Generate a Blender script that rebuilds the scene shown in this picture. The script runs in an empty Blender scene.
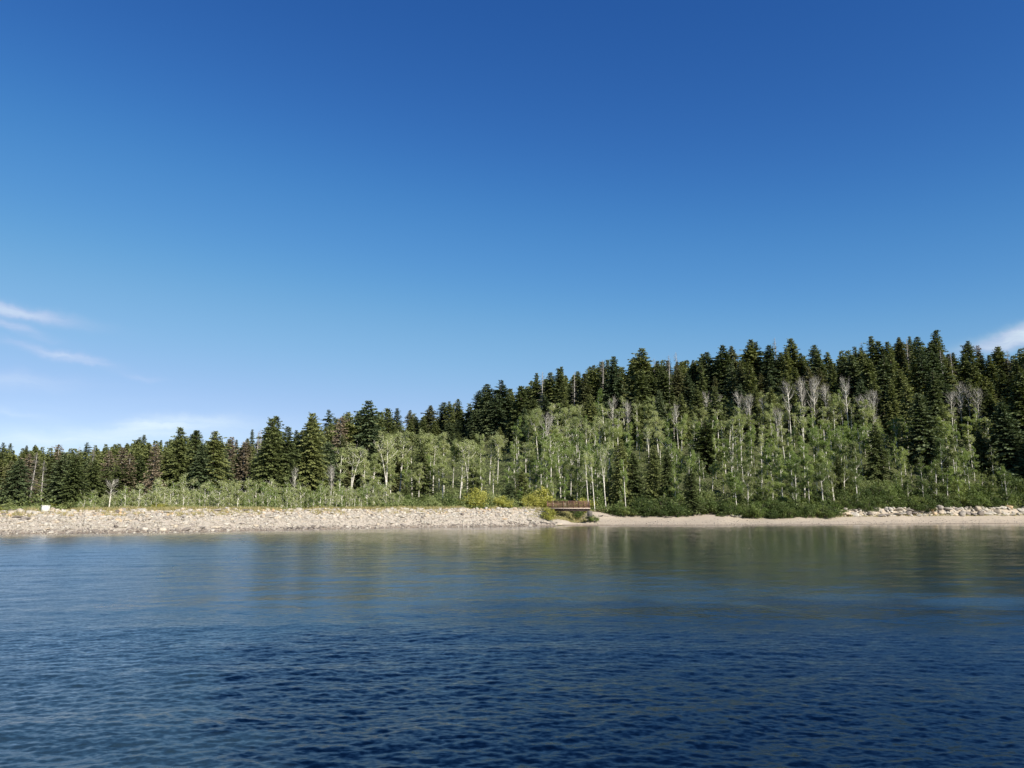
import bpy, math, random
import numpy as np
from mathutils import Vector
random.seed(7)
rng = np.random.default_rng(11)
PI = math.pi
sc = bpy.context.scene
col = sc.collection

# ------------------------------------------------------------------ camera model
FPX = 770.0
PITCH = math.radians(9.4)
EYE = 2.3
HOR = 384 + FPX * math.tan(PITCH)          # horizon row

def ray(px, py):
    a = (px - 512) / FPX; b = (384 - py) / FPX
    return a, math.cos(PITCH) - b * math.sin(PITCH), math.sin(PITCH) + b * math.cos(PITCH)

def water_r(px, py):
    x, y, z = ray(px, py); k = -EYE / z
    return math.hypot(x * k, y * k)

def phi_of(px):
    return math.atan((px - 512) / FPX * math.cos(PITCH))

def px_of(phi):
    phi = np.clip(phi, -1.15, 1.15)
    return 512 + FPX * np.tan(phi) / math.cos(PITCH)

def z_at(px, py, r):
    x, y, z = ray(px, py)
    return EYE + z * r / math.hypot(x, y)

def project(x, y, z):
    dz = z - EYE
    f = y * math.cos(PITCH) + dz * math.sin(PITCH)
    u = -y * math.sin(PITCH) + dz * math.cos(PITCH)
    return 512 + FPX * x / f, 384 - FPX * u / f

def phi_col(px, py):
    x, y, z = ray(px, py)
    return math.atan2(x, y)

# ------------------------------------------------------------------ terrain
SH_PX = [-900, -300, 0, 180, 300, 400, 480, 540, 620, 720, 800, 900, 1024, 1300, 2000]
_py = {0: 534.5, 180: 532.5, 300: 530, 400: 528, 480: 526.8, 540: 526, 620: 525.4, 720: 525.2, 800: 524.9, 900: 524.2, 1024: 523.4}
SH_R = []
for p in SH_PX:
    if p in _py: SH_R.append(water_r(p, _py[p]))
    else: SH_R.append({-900: 70, -300: 78, 1300: 185, 2000: 130}[p])
RG_PX = [-600, 0, 100, 200, 260, 310, 370, 430, 500, 560, 600, 640, 700, 760, 850, 930, 985, 1024, 1500]
RG_R = [360, 330, 330, 310, 290, 275, 262, 252, 242, 234, 232, 230, 230, 232, 240, 250, 260, 266, 290]
RG_PY = [480, 471, 468, 468, 466, 462, 452, 446, 434, 424, 415, 408, 402, 398, 393, 388, 393, 392, 395]
RG_H = [z_at(min(max(p, 0), 1024), y, r) for p, y, r in zip(RG_PX, RG_PY, RG_R)]
SKY_PX = [0, 20, 60, 100, 130, 160, 182, 205, 225, 245, 270, 292, 312, 340, 372, 400, 430, 470, 500, 530, 562, 590, 613, 628, 642, 680, 720, 750, 770, 800, 830, 850, 880, 905, 932, 960, 985, 1000, 1024]
SKY_PY = [444, 441, 445, 440, 436, 437, 434, 436, 438, 440, 430, 432, 424, 414, 408, 409, 402, 393, 382, 375, 368, 363, 358, 360, 351, 353, 350, 344, 350, 343, 346, 344, 340, 336, 334, 342, 352, 352, 340]

PHI_KEYS = np.radians([-180, -150, -125, -105, -85, -66])
PHI_VALS = [3.2, 4, 8, 26, 55, 70]
PHI_KEYS2 = np.radians([66, 85, 100, 120, 150, 180])
PHI_VALS2 = [120, 40, 19, 9, 4.5, 3.2]

def shore_r(phi):
    phi = np.asarray(phi, float)
    r = np.interp(px_of(phi), SH_PX, SH_R)
    r = np.where(phi < PHI_KEYS[-1], np.interp(phi, PHI_KEYS, PHI_VALS), r)
    r = np.where(phi > PHI_KEYS2[0], np.interp(phi, PHI_KEYS2, PHI_VALS2), r)
    px = px_of(phi)
    return r + 0.7 * np.sin(px / 23.0) * (px > 560) + 0.3 * np.sin(px / 9.0)

def vnoise(x, y, seed=0):
    xi = np.floor(x).astype(np.int64); yi = np.floor(y).astype(np.int64)
    xf = x - xi; yf = y - yi
    def h(a, b):
        n = (a * 374761393 + b * 668265263 + seed * 974634777) & 0xffffffff
        n = ((n ^ (n >> 13)) * 1274126177) & 0xffffffff
        return ((n ^ (n >> 16)) & 0xffff) / 65535.0
    u = xf * xf * (3 - 2 * xf); v = yf * yf * (3 - 2 * yf)
    return (h(xi, yi) * (1 - u) + h(xi + 1, yi) * u) * (1 - v) + (h(xi, yi + 1) * (1 - u) + h(xi + 1, yi + 1) * u) * v

def sstep(a, b, x):
    t = np.clip((x - a) / (b - a), 0, 1); return t * t * (3 - 2 * t)

BANK_W = lambda px: np.interp(px, [0, 400, 540, 620, 1024], [8.5, 8.5, 8.5, 10, 9.5])
BANK_Z = lambda px: np.interp(px, [-200, 0, 300, 540, 590, 620, 700, 760, 1024], [2.25, 2.25, 2.45, 2.75, 2.3, 1.9, 1.7, 1.45, 1.75])

def ground(phi, r):
    phi = np.asarray(phi, float); r = np.asarray(r, float)
    px = px_of(phi); s = r - shore_r(phi)
    w = BANK_W(px); zc = BANK_Z(px)
    t = np.clip(s / w, 0, 1)
    dam = 1 - sstep(545, 625, px)
    prof = dam * np.minimum(t * 1.12, 1) + (1 - dam) * (0.75 * t + 0.25 * sstep(0.4, 1, t))
    z = zc * prof
    z = np.where(s < 0, np.maximum(s * 0.25, -4.0), z)
    rr = np.interp(px, RG_PX, RG_R); hr = np.interp(px, RG_PX, RG_H)
    r0 = r - s + w + np.interp(px, [0, 300, 500, 620, 1024], [26, 22, 12, 4, 3])
    q = np.clip((r - r0) / (rr - r0), 0, 1)
    pw = np.interp(px, [0, 300, 500, 620], [1.5, 1.35, 1.15, 1.0])
    f = q ** pw
    f = f - 0.06 * sstep(0.8, 1, q) * 0
    hill = (hr - zc) * f
    back = np.maximum(r - rr, 0)
    hill = hill - back * 0.03 + 0 * hill
    z = z + np.where(s > 0, hill, 0)
    x = r * np.sin(phi); y = r * np.cos(phi)
    n = (vnoise(x / 9, y / 9, 3) - 0.5) * 1.1 * sstep(12, 30, s) + (vnoise(x / 2.1, y / 2.1, 5) - 0.5) * 0.22 * sstep(1.0, 4, s)
    z = z + n
    # spillway channel under the footbridge
    pc = 577.0
    dx = (px - pc) / FPX * r
    z = z - 1.5 * np.exp(-(dx / 1.35) ** 2) * sstep(1.5, 5, s) * (1 - sstep(22, 34, s))
    # rocky step along the right bank
    z = z + 1.3 * sstep(834, 842, px) * sstep(9.0, 11.8, s) * (np.abs(phi) < 1.2)
    # near shore, behind the viewer
    nb = np.abs(phi) > 1.5
    znear = np.clip(s * 0.22, -2, 1.2) + np.clip(s - 6, 0, 60) * 0.06
    z = np.where(nb, znear, z)
    return z

def gz(x, y):
    return float(ground(math.atan2(x, y), math.hypot(x, y)))

# ------------------------------------------------------------------ helpers
def tag(o, label=None, cat=None, group=None, kind=None):
    if label: o['label'] = label
    if cat: o['category'] = cat
    if group: o['group'] = group
    if kind: o['kind'] = kind
    return o

class Geo:
    def __init__(s): s.v = []; s.f = []; s.n = 0; s.a = []; s.mi = []
    def add(s, v, f, attr=None, mi=0):
        v = np.asarray(v, np.float32).reshape(-1, 3)
        f = np.asarray(f, np.int64)
        if f.ndim == 1: f = f.reshape(1, -1)
        if f.shape[1] == 3: f = np.concatenate([f, -np.ones((len(f), 1), np.int64)], 1)
        s.v.append(v); g = np.where(f >= 0, f + s.n, -1); s.f.append(g); s.n += len(v)
        if attr is None: attr = 0.5
        s.a.append(np.broadcast_to(np.asarray(attr, np.float32), (len(v),)).copy())
        s.mi.append(np.full(len(f), mi, np.int32))
    def arrays(s):
        return np.concatenate(s.v), np.concatenate(s.f), np.concatenate(s.a), np.concatenate(s.mi)
    def mesh(s, name, mats, smooth=False):
        v, f, a, mi = s.arrays()
        me = bpy.data.meshes.new(name)
        cnt = (f >= 0).sum(1)
        loops = f[f >= 0]
        me.vertices.add(len(v)); me.vertices.foreach_set('co', v.ravel())
        me.loops.add(len(loops)); me.loops.foreach_set('vertex_index', loops.astype(np.int32))
        me.polygons.add(len(f))
        st = np.concatenate([[0], np.cumsum(cnt)[:-1]]).astype(np.int32)
        me.polygons.foreach_set('loop_start', st)
        me.polygons.foreach_set('material_index', mi)
        if smooth: me.polygons.foreach_set('use_smooth', np.ones(len(f), bool))
        at = me.attributes.new('tone', 'FLOAT', 'POINT'); at.data.foreach_set('value', a)
        for m in (mats if isinstance(mats, (list, tuple)) else [mats]): me.materials.append(m)
        me.update(); me.validate()
        return me

def obj(name, me, parent=None, loc=None):
    o = bpy.data.objects.new(name, me); col.objects.link(o)
    if parent: o.parent = parent
    if loc is not None: o.location = loc
    return o

def tube(g, pts, rad, n=5, attr=0.5, mi=0, cap=True):
    pts = np.asarray(pts, float); k = len(pts)
    d = np.gradient(pts, axis=0); d /= np.linalg.norm(d, axis=1)[:, None] + 1e-9
    ref = np.array([0.31, 0.17, 0.93]) if abs(d[0][2]) < 0.8 else np.array([1.0, 0.1, 0])
    a1 = np.cross(d, ref); a1 /= np.linalg.norm(a1, axis=1)[:, None] + 1e-9
    a2 = np.cross(d, a1)
    th = np.arange(n) * 2 * PI / n
    rad = np.broadcast_to(rad, (k,))
    V = pts[:, None] + (a1[:, None] * np.cos(th)[None, :, None] + a2[:, None] * np.sin(th)[None, :, None]) * rad[:, None, None]
    V = V.reshape(-1, 3); F = []
    for i in range(k - 1):
        for j in range(n):
            F.append([i * n + j, i * n + (j + 1) % n, (i + 1) * n + (j + 1) % n, (i + 1) * n + j])
    g.add(V, np.array(F), attr, mi)
    if cap:
        V2 = np.concatenate([V[:n], pts[:1], V[-n:], pts[-1:]]); F2 = []
        for j in range(n):
            F2.append([(j + 1) % n, j, n]); F2.append([n + 1 + j, n + 1 + (j + 1) % n, 2 * n + 1])
        g.add(V2, np.array(F2), attr, mi)

def box(g, c, s, rz=0, attr=0.5, mi=0, bev=0.0):
    c = np.array(c, float); hx, hy, hz = [q / 2 for q in s]
    if bev <= 0:
        V = np.array([[x, y, z] for z in (-hz, hz) for x, y in ((-hx, -hy), (hx, -hy), (hx, hy), (-hx, hy))])
        F = [[3, 2, 1, 0], [4, 5, 6, 7], [0, 1, 5, 4], [1, 2, 6, 5], [2, 3, 7, 6], [3, 0, 4, 7]]
    else:
        b = bev; V = []
        for z, i in ((-hz, b), (-hz + b, 0), (hz - b, 0), (hz, b)):
            V += [[-hx + i, -hy + i, z], [hx - i, -hy + i, z], [hx - i, hy - i, z], [-hx + i, hy - i, z]]
        V = np.array(V); F = [[3, 2, 1, 0], [12, 13, 14, 15]]
        for l in range(3):
            for j in range(4):
                F.append([l * 4 + j, l * 4 + (j + 1) % 4, l * 4 + 4 + (j + 1) % 4, l * 4 + 4 + j])
    R = np.array([[math.cos(rz), -math.sin(rz), 0], [math.sin(rz), math.cos(rz), 0], [0, 0, 1]])
    g.add(V @ R.T + c, np.array(F), attr, mi)

# ------------------------------------------------------------------ materials
def newmat(name):
    m = bpy.data.materials.new(name); m.use_nodes = True
    nt = m.node_tree; nt.nodes.clear()
    out = nt.nodes.new('ShaderNodeOutputMaterial')
    return m, nt, out

def N(nt, t, **kw):
    n = nt.nodes.new(t)
    for k, v in kw.items():
        if k.startswith('i_'): n.inputs[int(k[2:])].default_value = v
        elif hasattr(n, k) and k not in n.inputs: setattr(n, k, v)
        else: n.inputs[k].default_value = v
    return n

def math_n(nt, op, a, b=None, clamp=False):
    n = nt.nodes.new('ShaderNodeMath'); n.operation = op; n.use_clamp = clamp
    for i, q in enumerate((a, b)):
        if q is None: continue
        if isinstance(q, (int, float)): n.inputs[i].default_value = q
        else: nt.links.new(q, n.inputs[i])
    return n.outputs[0]

def mixc(nt, fac, a, b, blend='MIX'):
    n = nt.nodes.new('ShaderNodeMix'); n.data_type = 'RGBA'; n.blend_type = blend
    for s, q in ((n.inputs[0], fac), (n.inputs[6], a), (n.inputs[7], b)):
        if isinstance(q, (int, float)): s.default_value = q
        elif isinstance(q, (tuple, list)): s.default_value = (*q[:3], 1)
        else: nt.links.new(q, s)
    return n.outputs[2]

def ramp(nt, fac, stops):
    n = nt.nodes.new('ShaderNodeValToRGB'); e = n.color_ramp.elements
    while len(e) < len(stops): e.new(0.5)
    for el, (p, c) in zip(e, stops):
        el.position = p; el.color = (*c, 1)
    nt.links.new(fac, n.inputs[0]); return n.outputs[0]

def noise(nt, vec, scale, detail=3, rough=0.55):
    n = N(nt, 'ShaderNodeTexNoise', Scale=scale, Detail=detail, Roughness=rough)
    if vec is not None: nt.links.new(vec, n.inputs['Vector'])
    return n

def foliage(name, stops, trans=0.3, tcol=(1.3, 1.35, 0.6), rough=0.6, spec=0.2):
    """stops: ramp over a per-tree random plus leaf tone"""
    m, nt, out = newmat(name)
    oi = N(nt, 'ShaderNodeObjectInfo')
    at = N(nt, 'ShaderNodeAttribute', attribute_name='tone')
    tc = N(nt, 'ShaderNodeTexCoord')
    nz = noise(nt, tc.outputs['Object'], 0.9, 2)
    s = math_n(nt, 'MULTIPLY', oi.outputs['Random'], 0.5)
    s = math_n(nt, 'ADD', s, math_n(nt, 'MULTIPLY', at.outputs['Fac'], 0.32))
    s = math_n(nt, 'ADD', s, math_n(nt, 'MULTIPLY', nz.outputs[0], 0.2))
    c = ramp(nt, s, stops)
    p = N(nt, 'ShaderNodeBsdfPrincipled', Roughness=rough)
    p.inputs['Specular IOR Level'].default_value = spec
    nt.links.new(c, p.inputs['Base Color'])
    t = N(nt, 'ShaderNodeBsdfTranslucent')
    nt.links.new(mixc(nt, 1.0, c, tcol, 'MULTIPLY'), t.inputs['Color'])
    mx = N(nt, 'ShaderNodeMixShader'); mx.inputs[0].default_value = trans
    nt.links.new(p.outputs[0], mx.inputs[1]); nt.links.new(t.outputs[0], mx.inputs[2])
    nt.links.new(mx.outputs[0], out.inputs[0])
    return m

def bark(name, c1, c2, scale=6, zs=1.0, rough=0.85):
    m, nt, out = newmat(name)
    tc = N(nt, 'ShaderNodeTexCoord')
    mp = N(nt, 'ShaderNodeMapping'); mp.inputs['Scale'].default_value = (1, 1, zs)
    nt.links.new(tc.outputs['Object'], mp.inputs[0])
    nz = noise(nt, mp.outputs[0], scale, 4, 0.6)
    c = ramp(nt, nz.outputs[0], [(0.35, c2), (0.55, c1)])
    p = N(nt, 'ShaderNodeBsdfPrincipled', Roughness=rough)
    p.inputs['Specular IOR Level'].default_value = 0.2
    nt.links.new(c, p.inputs['Base Color']); nt.links.new(p.outputs[0], out.inputs[0])
    return m

def simple(name, c1, c2, scale=3, rough=0.8, bump=0.0, metal=0.0):
    m, nt, out = newmat(name)
    tc = N(nt, 'ShaderNodeTexCoord')
    nz = noise(nt, tc.outputs['Object'], scale, 5, 0.6)
    c = mixc(nt, nz.outputs[0], c1, c2)
    p = N(nt, 'ShaderNodeBsdfPrincipled', Roughness=rough, Metallic=metal)
    nt.links.new(c, p.inputs['Base Color'])
    if bump:
        b = N(nt, 'ShaderNodeBump', Strength=bump, Distance=0.03)
        nt.links.new(nz.outputs[0], b.inputs['Height']); nt.links.new(b.outputs[0], p.inputs['Normal'])
    nt.links.new(p.outputs[0], out.inputs[0]); return m

M = {}
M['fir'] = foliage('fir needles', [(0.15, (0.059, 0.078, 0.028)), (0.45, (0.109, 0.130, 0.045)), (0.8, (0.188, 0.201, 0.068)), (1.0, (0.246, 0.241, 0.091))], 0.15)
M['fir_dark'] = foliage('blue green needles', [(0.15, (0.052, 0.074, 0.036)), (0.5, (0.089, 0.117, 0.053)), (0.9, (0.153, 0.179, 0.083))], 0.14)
M['olive'] = foliage('olive needles', [(0.15, (0.075, 0.086, 0.037)), (0.5, (0.127, 0.132, 0.055)), (0.9, (0.196, 0.184, 0.092))], 0.16)
M['brown'] = foliage('dead needles', [(0.1, (0.105, 0.085, 0.052)), (0.5, (0.165, 0.13, 0.082)), (1.0, (0.26, 0.20, 0.14))], 0.1, (1, 1, 1))
M['grey_twig'] = foliage('bare grey twigs', [(0.1, (0.13, 0.12, 0.10)), (0.5, (0.20, 0.185, 0.155)), (1.0, (0.29, 0.27, 0.23))], 0.0)
M['aspen'] = foliage('aspen leaves', [(0.1, (0.129, 0.186, 0.050)), (0.45, (0.212, 0.272, 0.084)), (0.75, (0.295, 0.340, 0.124)), (1.0, (0.399, 0.407, 0.179))], 0.36)
M['aspen_pale'] = foliage('pale aspen leaves', [(0.1, (0.221, 0.260, 0.100)), (0.5, (0.315, 0.348, 0.150)), (1.0, (0.420, 0.426, 0.230))], 0.36)
M['aspen_deep'] = foliage('deep green leaves', [(0.1, (0.084, 0.122, 0.043)), (0.5, (0.146, 0.181, 0.064)), (1.0, (0.243, 0.256, 0.108))], 0.34)
M['shrub_dark'] = foliage('shrub leaves', [(0.1, (0.038, 0.059, 0.018)), (0.5, (0.068, 0.098, 0.027)), (1.0, (0.135, 0.167, 0.050))], 0.28)
M['shrub_bright'] = foliage('bright shrub leaves', [(0.1, (0.084, 0.125, 0.032)), (0.5, (0.135, 0.176, 0.051)), (1.0, (0.209, 0.226, 0.076))], 0.3)
M['shrub_yellow'] = foliage('yellow green leaves', [(0.1, (0.221, 0.236, 0.049)), (0.5, (0.332, 0.326, 0.074)), (1.0, (0.442, 0.405, 0.111))], 0.3)
M['dry'] = foliage('dry brush', [(0.1, (0.12, 0.06, 0.045)), (0.5, (0.19, 0.10, 0.07)), (1.0, (0.26, 0.16, 0.11))], 0.1, (1, 1, 1))
M['bark_aspen'] = bark('aspen bark', (0.62, 0.58, 0.50), (0.30, 0.27, 0.22), 3.5, 0.7)
M['bark_fir'] = bark('fir bark', (0.15, 0.12, 0.095), (0.07, 0.055, 0.045), 8)
M['bark_grey'] = bark('dead grey wood', (0.42, 0.39, 0.35), (0.24, 0.21, 0.18), 6)
M['rust'] = simple('weathering steel', (0.15, 0.075, 0.045), (0.09, 0.042, 0.026), 5)
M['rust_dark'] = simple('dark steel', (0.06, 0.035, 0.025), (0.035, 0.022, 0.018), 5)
M['deck'] = simple('pale bridge deck', (0.42, 0.34, 0.27), (0.30, 0.23, 0.18), 4)
M['concrete'] = simple('concrete', (0.12, 0.105, 0.085), (0.08, 0.07, 0.06), 3, 0.9, 0.4)
M['white'] = simple('white paint', (0.58, 0.57, 0.50), (0.46, 0.45, 0.38), 4, 0.6)
M['log'] = simple('dark wet wood', (0.07, 0.055, 0.045), (0.03, 0.024, 0.02), 7, 0.8, 0.5)
M['drift'] = simple('grey driftwood', (0.30, 0.26, 0.22), (0.18, 0.15, 0.12), 7, 0.85, 0.5)

def rockmat(name, obj_random):
    m, nt, out = newmat(name)
    at = N(nt, 'ShaderNodeAttribute', attribute_name='tone')
    tc = N(nt, 'ShaderNodeTexCoord')
    if obj_random:
        oi = N(nt, 'ShaderNodeObjectInfo'); src = oi.outputs['Random']
    else: src = at.outputs['Fac']
    c = ramp(nt, src, [(0.0, (0.13, 0.11, 0.095)), (0.12, (0.25, 0.22, 0.19)), (0.4, (0.335, 0.305, 0.255)), (0.62, (0.42, 0.39, 0.34)), (0.8, (0.42, 0.35, 0.26)), (0.93, (0.36, 0.33, 0.28)), (1.0, (0.46, 0.31, 0.16))])
    nz = noise(nt, tc.outputs['Object'], 3.5, 5, 0.65)
    c = mixc(nt, 0.8, c, ramp(nt, nz.outputs[0], [(0.3, (0.55, 0.53, 0.5)), (0.65, (1.08, 1.06, 1.03))]), 'MULTIPLY')
    p = N(nt, 'ShaderNodeBsdfPrincipled', Roughness=0.9)
    p.inputs['Specular IOR Level'].default_value = 0.2
    b = N(nt, 'ShaderNodeBump', Strength=0.6, Distance=0.04)
    nt.links.new(nz.outputs[0], b.inputs['Height']); nt.links.new(b.outputs[0], p.inputs['Normal'])
    nt.links.new(c, p.inputs['Base Color']); nt.links.new(p.outputs[0], out.inputs[0])
    return m
M['rock'] = rockmat('boulder stone', True)
M['riprap'] = rockmat('riprap stone', False)

def ground_mat():
    m, nt, out = newmat('ground surface')
    tc = N(nt, 'ShaderNodeTexCoord')
    P = tc.outputs['Object']
    def attr(n): return N(nt, 'ShaderNodeAttribute', attribute_name=n).outputs['Fac']
    n1 = noise(nt, P, 0.35, 5, 0.6).outputs[0]; n2 = noise(nt, P, 3.0, 5, 0.65).outputs[0]; n3 = noise(nt, P, 14.0, 3, 0.6).outputs[0]
    forest = mixc(nt, n2, (0.045, 0.050, 0.022), (0.085, 0.090, 0.038))
    sand = mixc(nt, n2, (0.27, 0.225, 0.165), (0.40, 0.345, 0.27))
    sand = mixc(nt, ramp(nt, n3, [(0.45, (0, 0, 0)), (0.7, (1, 1, 1))]), sand, (0.30, 0.24, 0.19))
    gravel = mixc(nt, n3, (0.23, 0.19, 0.15), (0.50, 0.44, 0.36))
    ochre = mixc(nt, ramp(nt, n2, [(0.38, (0, 0, 0)), (0.6, (1, 1, 1))]), (0.42, 0.29, 0.12), (0.30, 0.31, 0.10))
    wet = mixc(nt, n2, (0.10, 0.075, 0.055), (0.17, 0.13, 0.095))
    grass = mixc(nt, n2, (0.12, 0.17, 0.04), (0.26, 0.26, 0.08))
    def jit(a, amt=0.5): return math_n(nt, 'ADD', a, math_n(nt, 'MULTIPLY', math_n(nt, 'SUBTRACT', n1, 0.5), amt), True)
    c = mixc(nt, ramp(nt, jit(attr('m_sand')), [(0.4, (0, 0, 0)), (0.6, (1, 1, 1))]), forest, sand)
    c = mixc(nt, ramp(nt, jit(attr('m_gravel')), [(0.4, (0, 0, 0)), (0.6, (1, 1, 1))]), c, gravel)
    c = mixc(nt, ramp(nt, jit(attr('m_ochre'), 0.8), [(0.35, (0, 0, 0)), (0.6, (1, 1, 1))]), c, ochre)
    c = mixc(nt, ramp(nt, jit(attr('m_grass'), 0.8), [(0.35, (0, 0, 0)), (0.6, (1, 1, 1))]), c, grass)
    c = mixc(nt, attr('m_wet'), c, wet)
    p = N(nt, 'ShaderNodeBsdfPrincipled', Roughness=0.95)
    p.inputs['Specular IOR Level'].default_value = 0.15
    b = N(nt, 'ShaderNodeBump', Strength=0.7, Distance=0.08)
    nt.links.new(n2, b.inputs['Height']); nt.links.new(b.outputs[0], p.inputs['Normal'])
    nt.links.new(c, p.inputs['Base Color']); nt.links.new(p.outputs[0], out.inputs[0])
    return m

# ------------------------------------------------------------------ ground sheet
def build_ground():
    phis = np.unique(np.concatenate([np.radians(np.arange(-180, 180.1, 3)), np.radians(np.arange(-42, 42.01, 0.22))]))
    phis[0] = -PI; phis[-1] = PI
    fr = np.concatenate([[-1.0, -0.9, -0.6, -0.3, -0.12], np.linspace(-0.05, 0, 3)])
    offs = np.concatenate([np.arange(-3, 14, 0.35), np.arange(14, 40, 1.0), np.arange(40, 130, 3.0), np.arange(130, 300, 12.), [330, 400, 500, 700, 1000, 1600, 2600, 4000]])
    RR = []
    for ph in phis:
        rs = float(shore_r(ph))
        inner = np.array([0.0, 0.3, 0.6, 0.9]) * (rs - 3) if rs > 3.4 else np.array([0, .1, .2, .3]) * 0.4
        o = offs + rs
        o = np.maximum(o, inner[-1] + 0.02 + np.arange(len(o)) * 0.001)
        RR.append(np.concatenate([inner, o]))
    RR = np.array(RR); P = np.repeat(phis[:, None], RR.shape[1], 1)
    Z = ground(P, RR)
    Z = np.where(RR < 0.5, np.minimum(Z, -0.4), Z)
    X = RR * np.sin(P); Y = RR * np.cos(P)
    na, nr = RR.shape
    V = np.stack([X, Y, Z], -1).reshape(-1, 3)
    i, j = np.meshgrid(np.arange(na - 1), np.arange(nr - 1), indexing='ij')
    F = np.stack([i * nr + j, i * nr + j + 1, (i + 1) * nr + j + 1, (i + 1) * nr + j], -1).reshape(-1, 4)
    F = F[:, ::-1]
    g = Geo(); g.add(V, F)
    me = g.mesh('ground', ground_mat(), smooth=True)
    px = px_of(P); s = RR - shore_r(P); w = BANK_W(px)
    front = np.abs(P) < 1.4
    dam = (1 - sstep(540, 600, px)) * front
    near = 1 - sstep(w * 1.0, w * 1.15, s)
    ms = {}
    ms['m_sand'] = (1 - dam) * (1 - sstep(w * 1.0, w * 1.35, s)) + np.exp(-((px - 712) / 22) ** 2) * (1 - sstep(w * 1.5, w * 1.9, s)) + np.exp(-((px - 612) / 30) ** 2) * (1 - sstep(w * 1.4, w * 1.7, s))
    ms['m_gravel'] = dam * near
    ms['m_ochre'] = dam * sstep(w * 0.78, w * 0.95, s) * (1 - sstep(w * 1.2, w * 1.6, s)) * 0.75
    ms['m_grass'] = dam * sstep(w * 1.1, w * 1.4, s) * (1 - sstep(w * 2.2, w * 3.0, s)) * 0.9 + np.exp(-((px - 560) / 17) ** 2) * sstep(2.5, 4.5, s) * (1 - sstep(9, 11, s)) * 0.85
    ms['m_wet'] = (1 - sstep(0.2, 1.3, s)) * 0.8
    for k, a in ms.items():
        at = me.attributes.new(k, 'FLOAT', 'POINT'); at.data.foreach_set('value', np.clip(a, 0, 1).astype(np.float32).ravel())
    tag(obj('ground', me), kind='structure')
build_ground()

# ------------------------------------------------------------------ water
def water_mat():
    m, nt, out = newmat('lake water')
    tc = N(nt, 'ShaderNodeTexCoord'); P = tc.outputs['Object']
    at = N(nt, 'ShaderNodeAttribute', attribute_name='tone')      # slope energy of ripples finer than the mesh
    g1 = noise(nt, P, 0.05, 3, 0.5)
    gk = math_n(nt, 'ADD', math_n(nt, 'MULTIPLY', g1.outputs[0], 0.7), 0.65)
    mp = N(nt, 'ShaderNodeMapping'); mp.inputs['Scale'].default_value = (0.6, 1, 1); nt.links.new(P, mp.inputs[0])
    acc = None
    for sc_, amp in ((7.0, RIP[0]), (22.0, RIP[1])):
        nz = noise(nt, mp.outputs[0], sc_, 2, 0.5)
        v = N(nt, 'ShaderNodeVectorMath', operation='SUBTRACT'); nt.links.new(nz.outputs['Color'], v.inputs[0]); v.inputs[1].default_value = (0.5, 0.5, 0.5)
        v2 = N(nt, 'ShaderNodeVectorMath', operation='MULTIPLY'); nt.links.new(v.outputs[0], v2.inputs[0]); v2.inputs[1].default_value = (amp, amp, 0)
        if acc is None: acc = v2.outputs[0]
        else:
            a = N(nt, 'ShaderNodeVectorMath', operation='ADD'); nt.links.new(acc, a.inputs[0]); nt.links.new(v2.outputs[0], a.inputs[1]); acc = a.outputs[0]
    ca = N(nt, 'ShaderNodeAttribute', attribute_name='ripple')
    vs_ = N(nt, 'ShaderNodeVectorMath', operation='SCALE'); nt.links.new(acc, vs_.inputs[0]); nt.links.new(ca.outputs['Fac'], vs_.inputs['Scale']); acc = vs_.outputs[0]
    nz = noise(nt, mp.outputs[0], 1.7, 3, 0.6)
    v = N(nt, 'ShaderNodeVectorMath', operation='SUBTRACT'); nt.links.new(nz.outputs['Color'], v.inputs[0]); v.inputs[1].default_value = (0.5, 0.5, 0.5)
    v2 = N(nt, 'ShaderNodeVectorMath', operation='MULTIPLY'); nt.links.new(v.outputs[0], v2.inputs[0]); v2.inputs[1].default_value = (0.16, 0.16, 0)
    a = N(nt, 'ShaderNodeVectorMath', operation='ADD'); nt.links.new(acc, a.inputs[0]); nt.links.new(v2.outputs[0], a.inputs[1]); acc = a.outputs[0]
    ge = N(nt, 'ShaderNodeNewGeometry')
    a = N(nt, 'ShaderNodeVectorMath', operation='ADD'); nt.links.new(acc, a.inputs[0]); nt.links.new(ge.outputs['Normal'], a.inputs[1])
    nn = N(nt, 'ShaderNodeVectorMath', operation='NORMALIZE'); nt.links.new(a.outputs[0], nn.inputs[0])
    gl = N(nt, 'ShaderNodeBsdfGlossy'); gl.distribution = 'BECKMANN'; gl.inputs['Color'].default_value = (0.98, 0.98, 0.98, 1)
    nt.links.new(math_n(nt, 'MULTIPLY', at.outputs['Fac'], gk), gl.inputs['Roughness']); nt.links.new(nn.outputs[0], gl.inputs['Normal'])
    di = N(nt, 'ShaderNodeBsdfDiffuse'); di.inputs['Color'].default_value = (*WATER_BASE, 1)     # light scattered back by the turbid water
    fr = N(nt, 'ShaderNodeFresnel', IOR=1.36); nt.links.new(nn.outputs[0], fr.inputs['Normal'])
    mx = N(nt, 'ShaderNodeMixShader'); nt.links.new(fr.outputs[0], mx.inputs[0]); nt.links.new(di.outputs[0], mx.inputs[1]); nt.links.new(gl.outputs[0], mx.inputs[2])
    nt.links.new(mx.outputs[0], out.inputs[0])
    return m
RIP = (0.34, 0.52)
WATER_BASE = (0.014, 0.030, 0.043)
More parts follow.
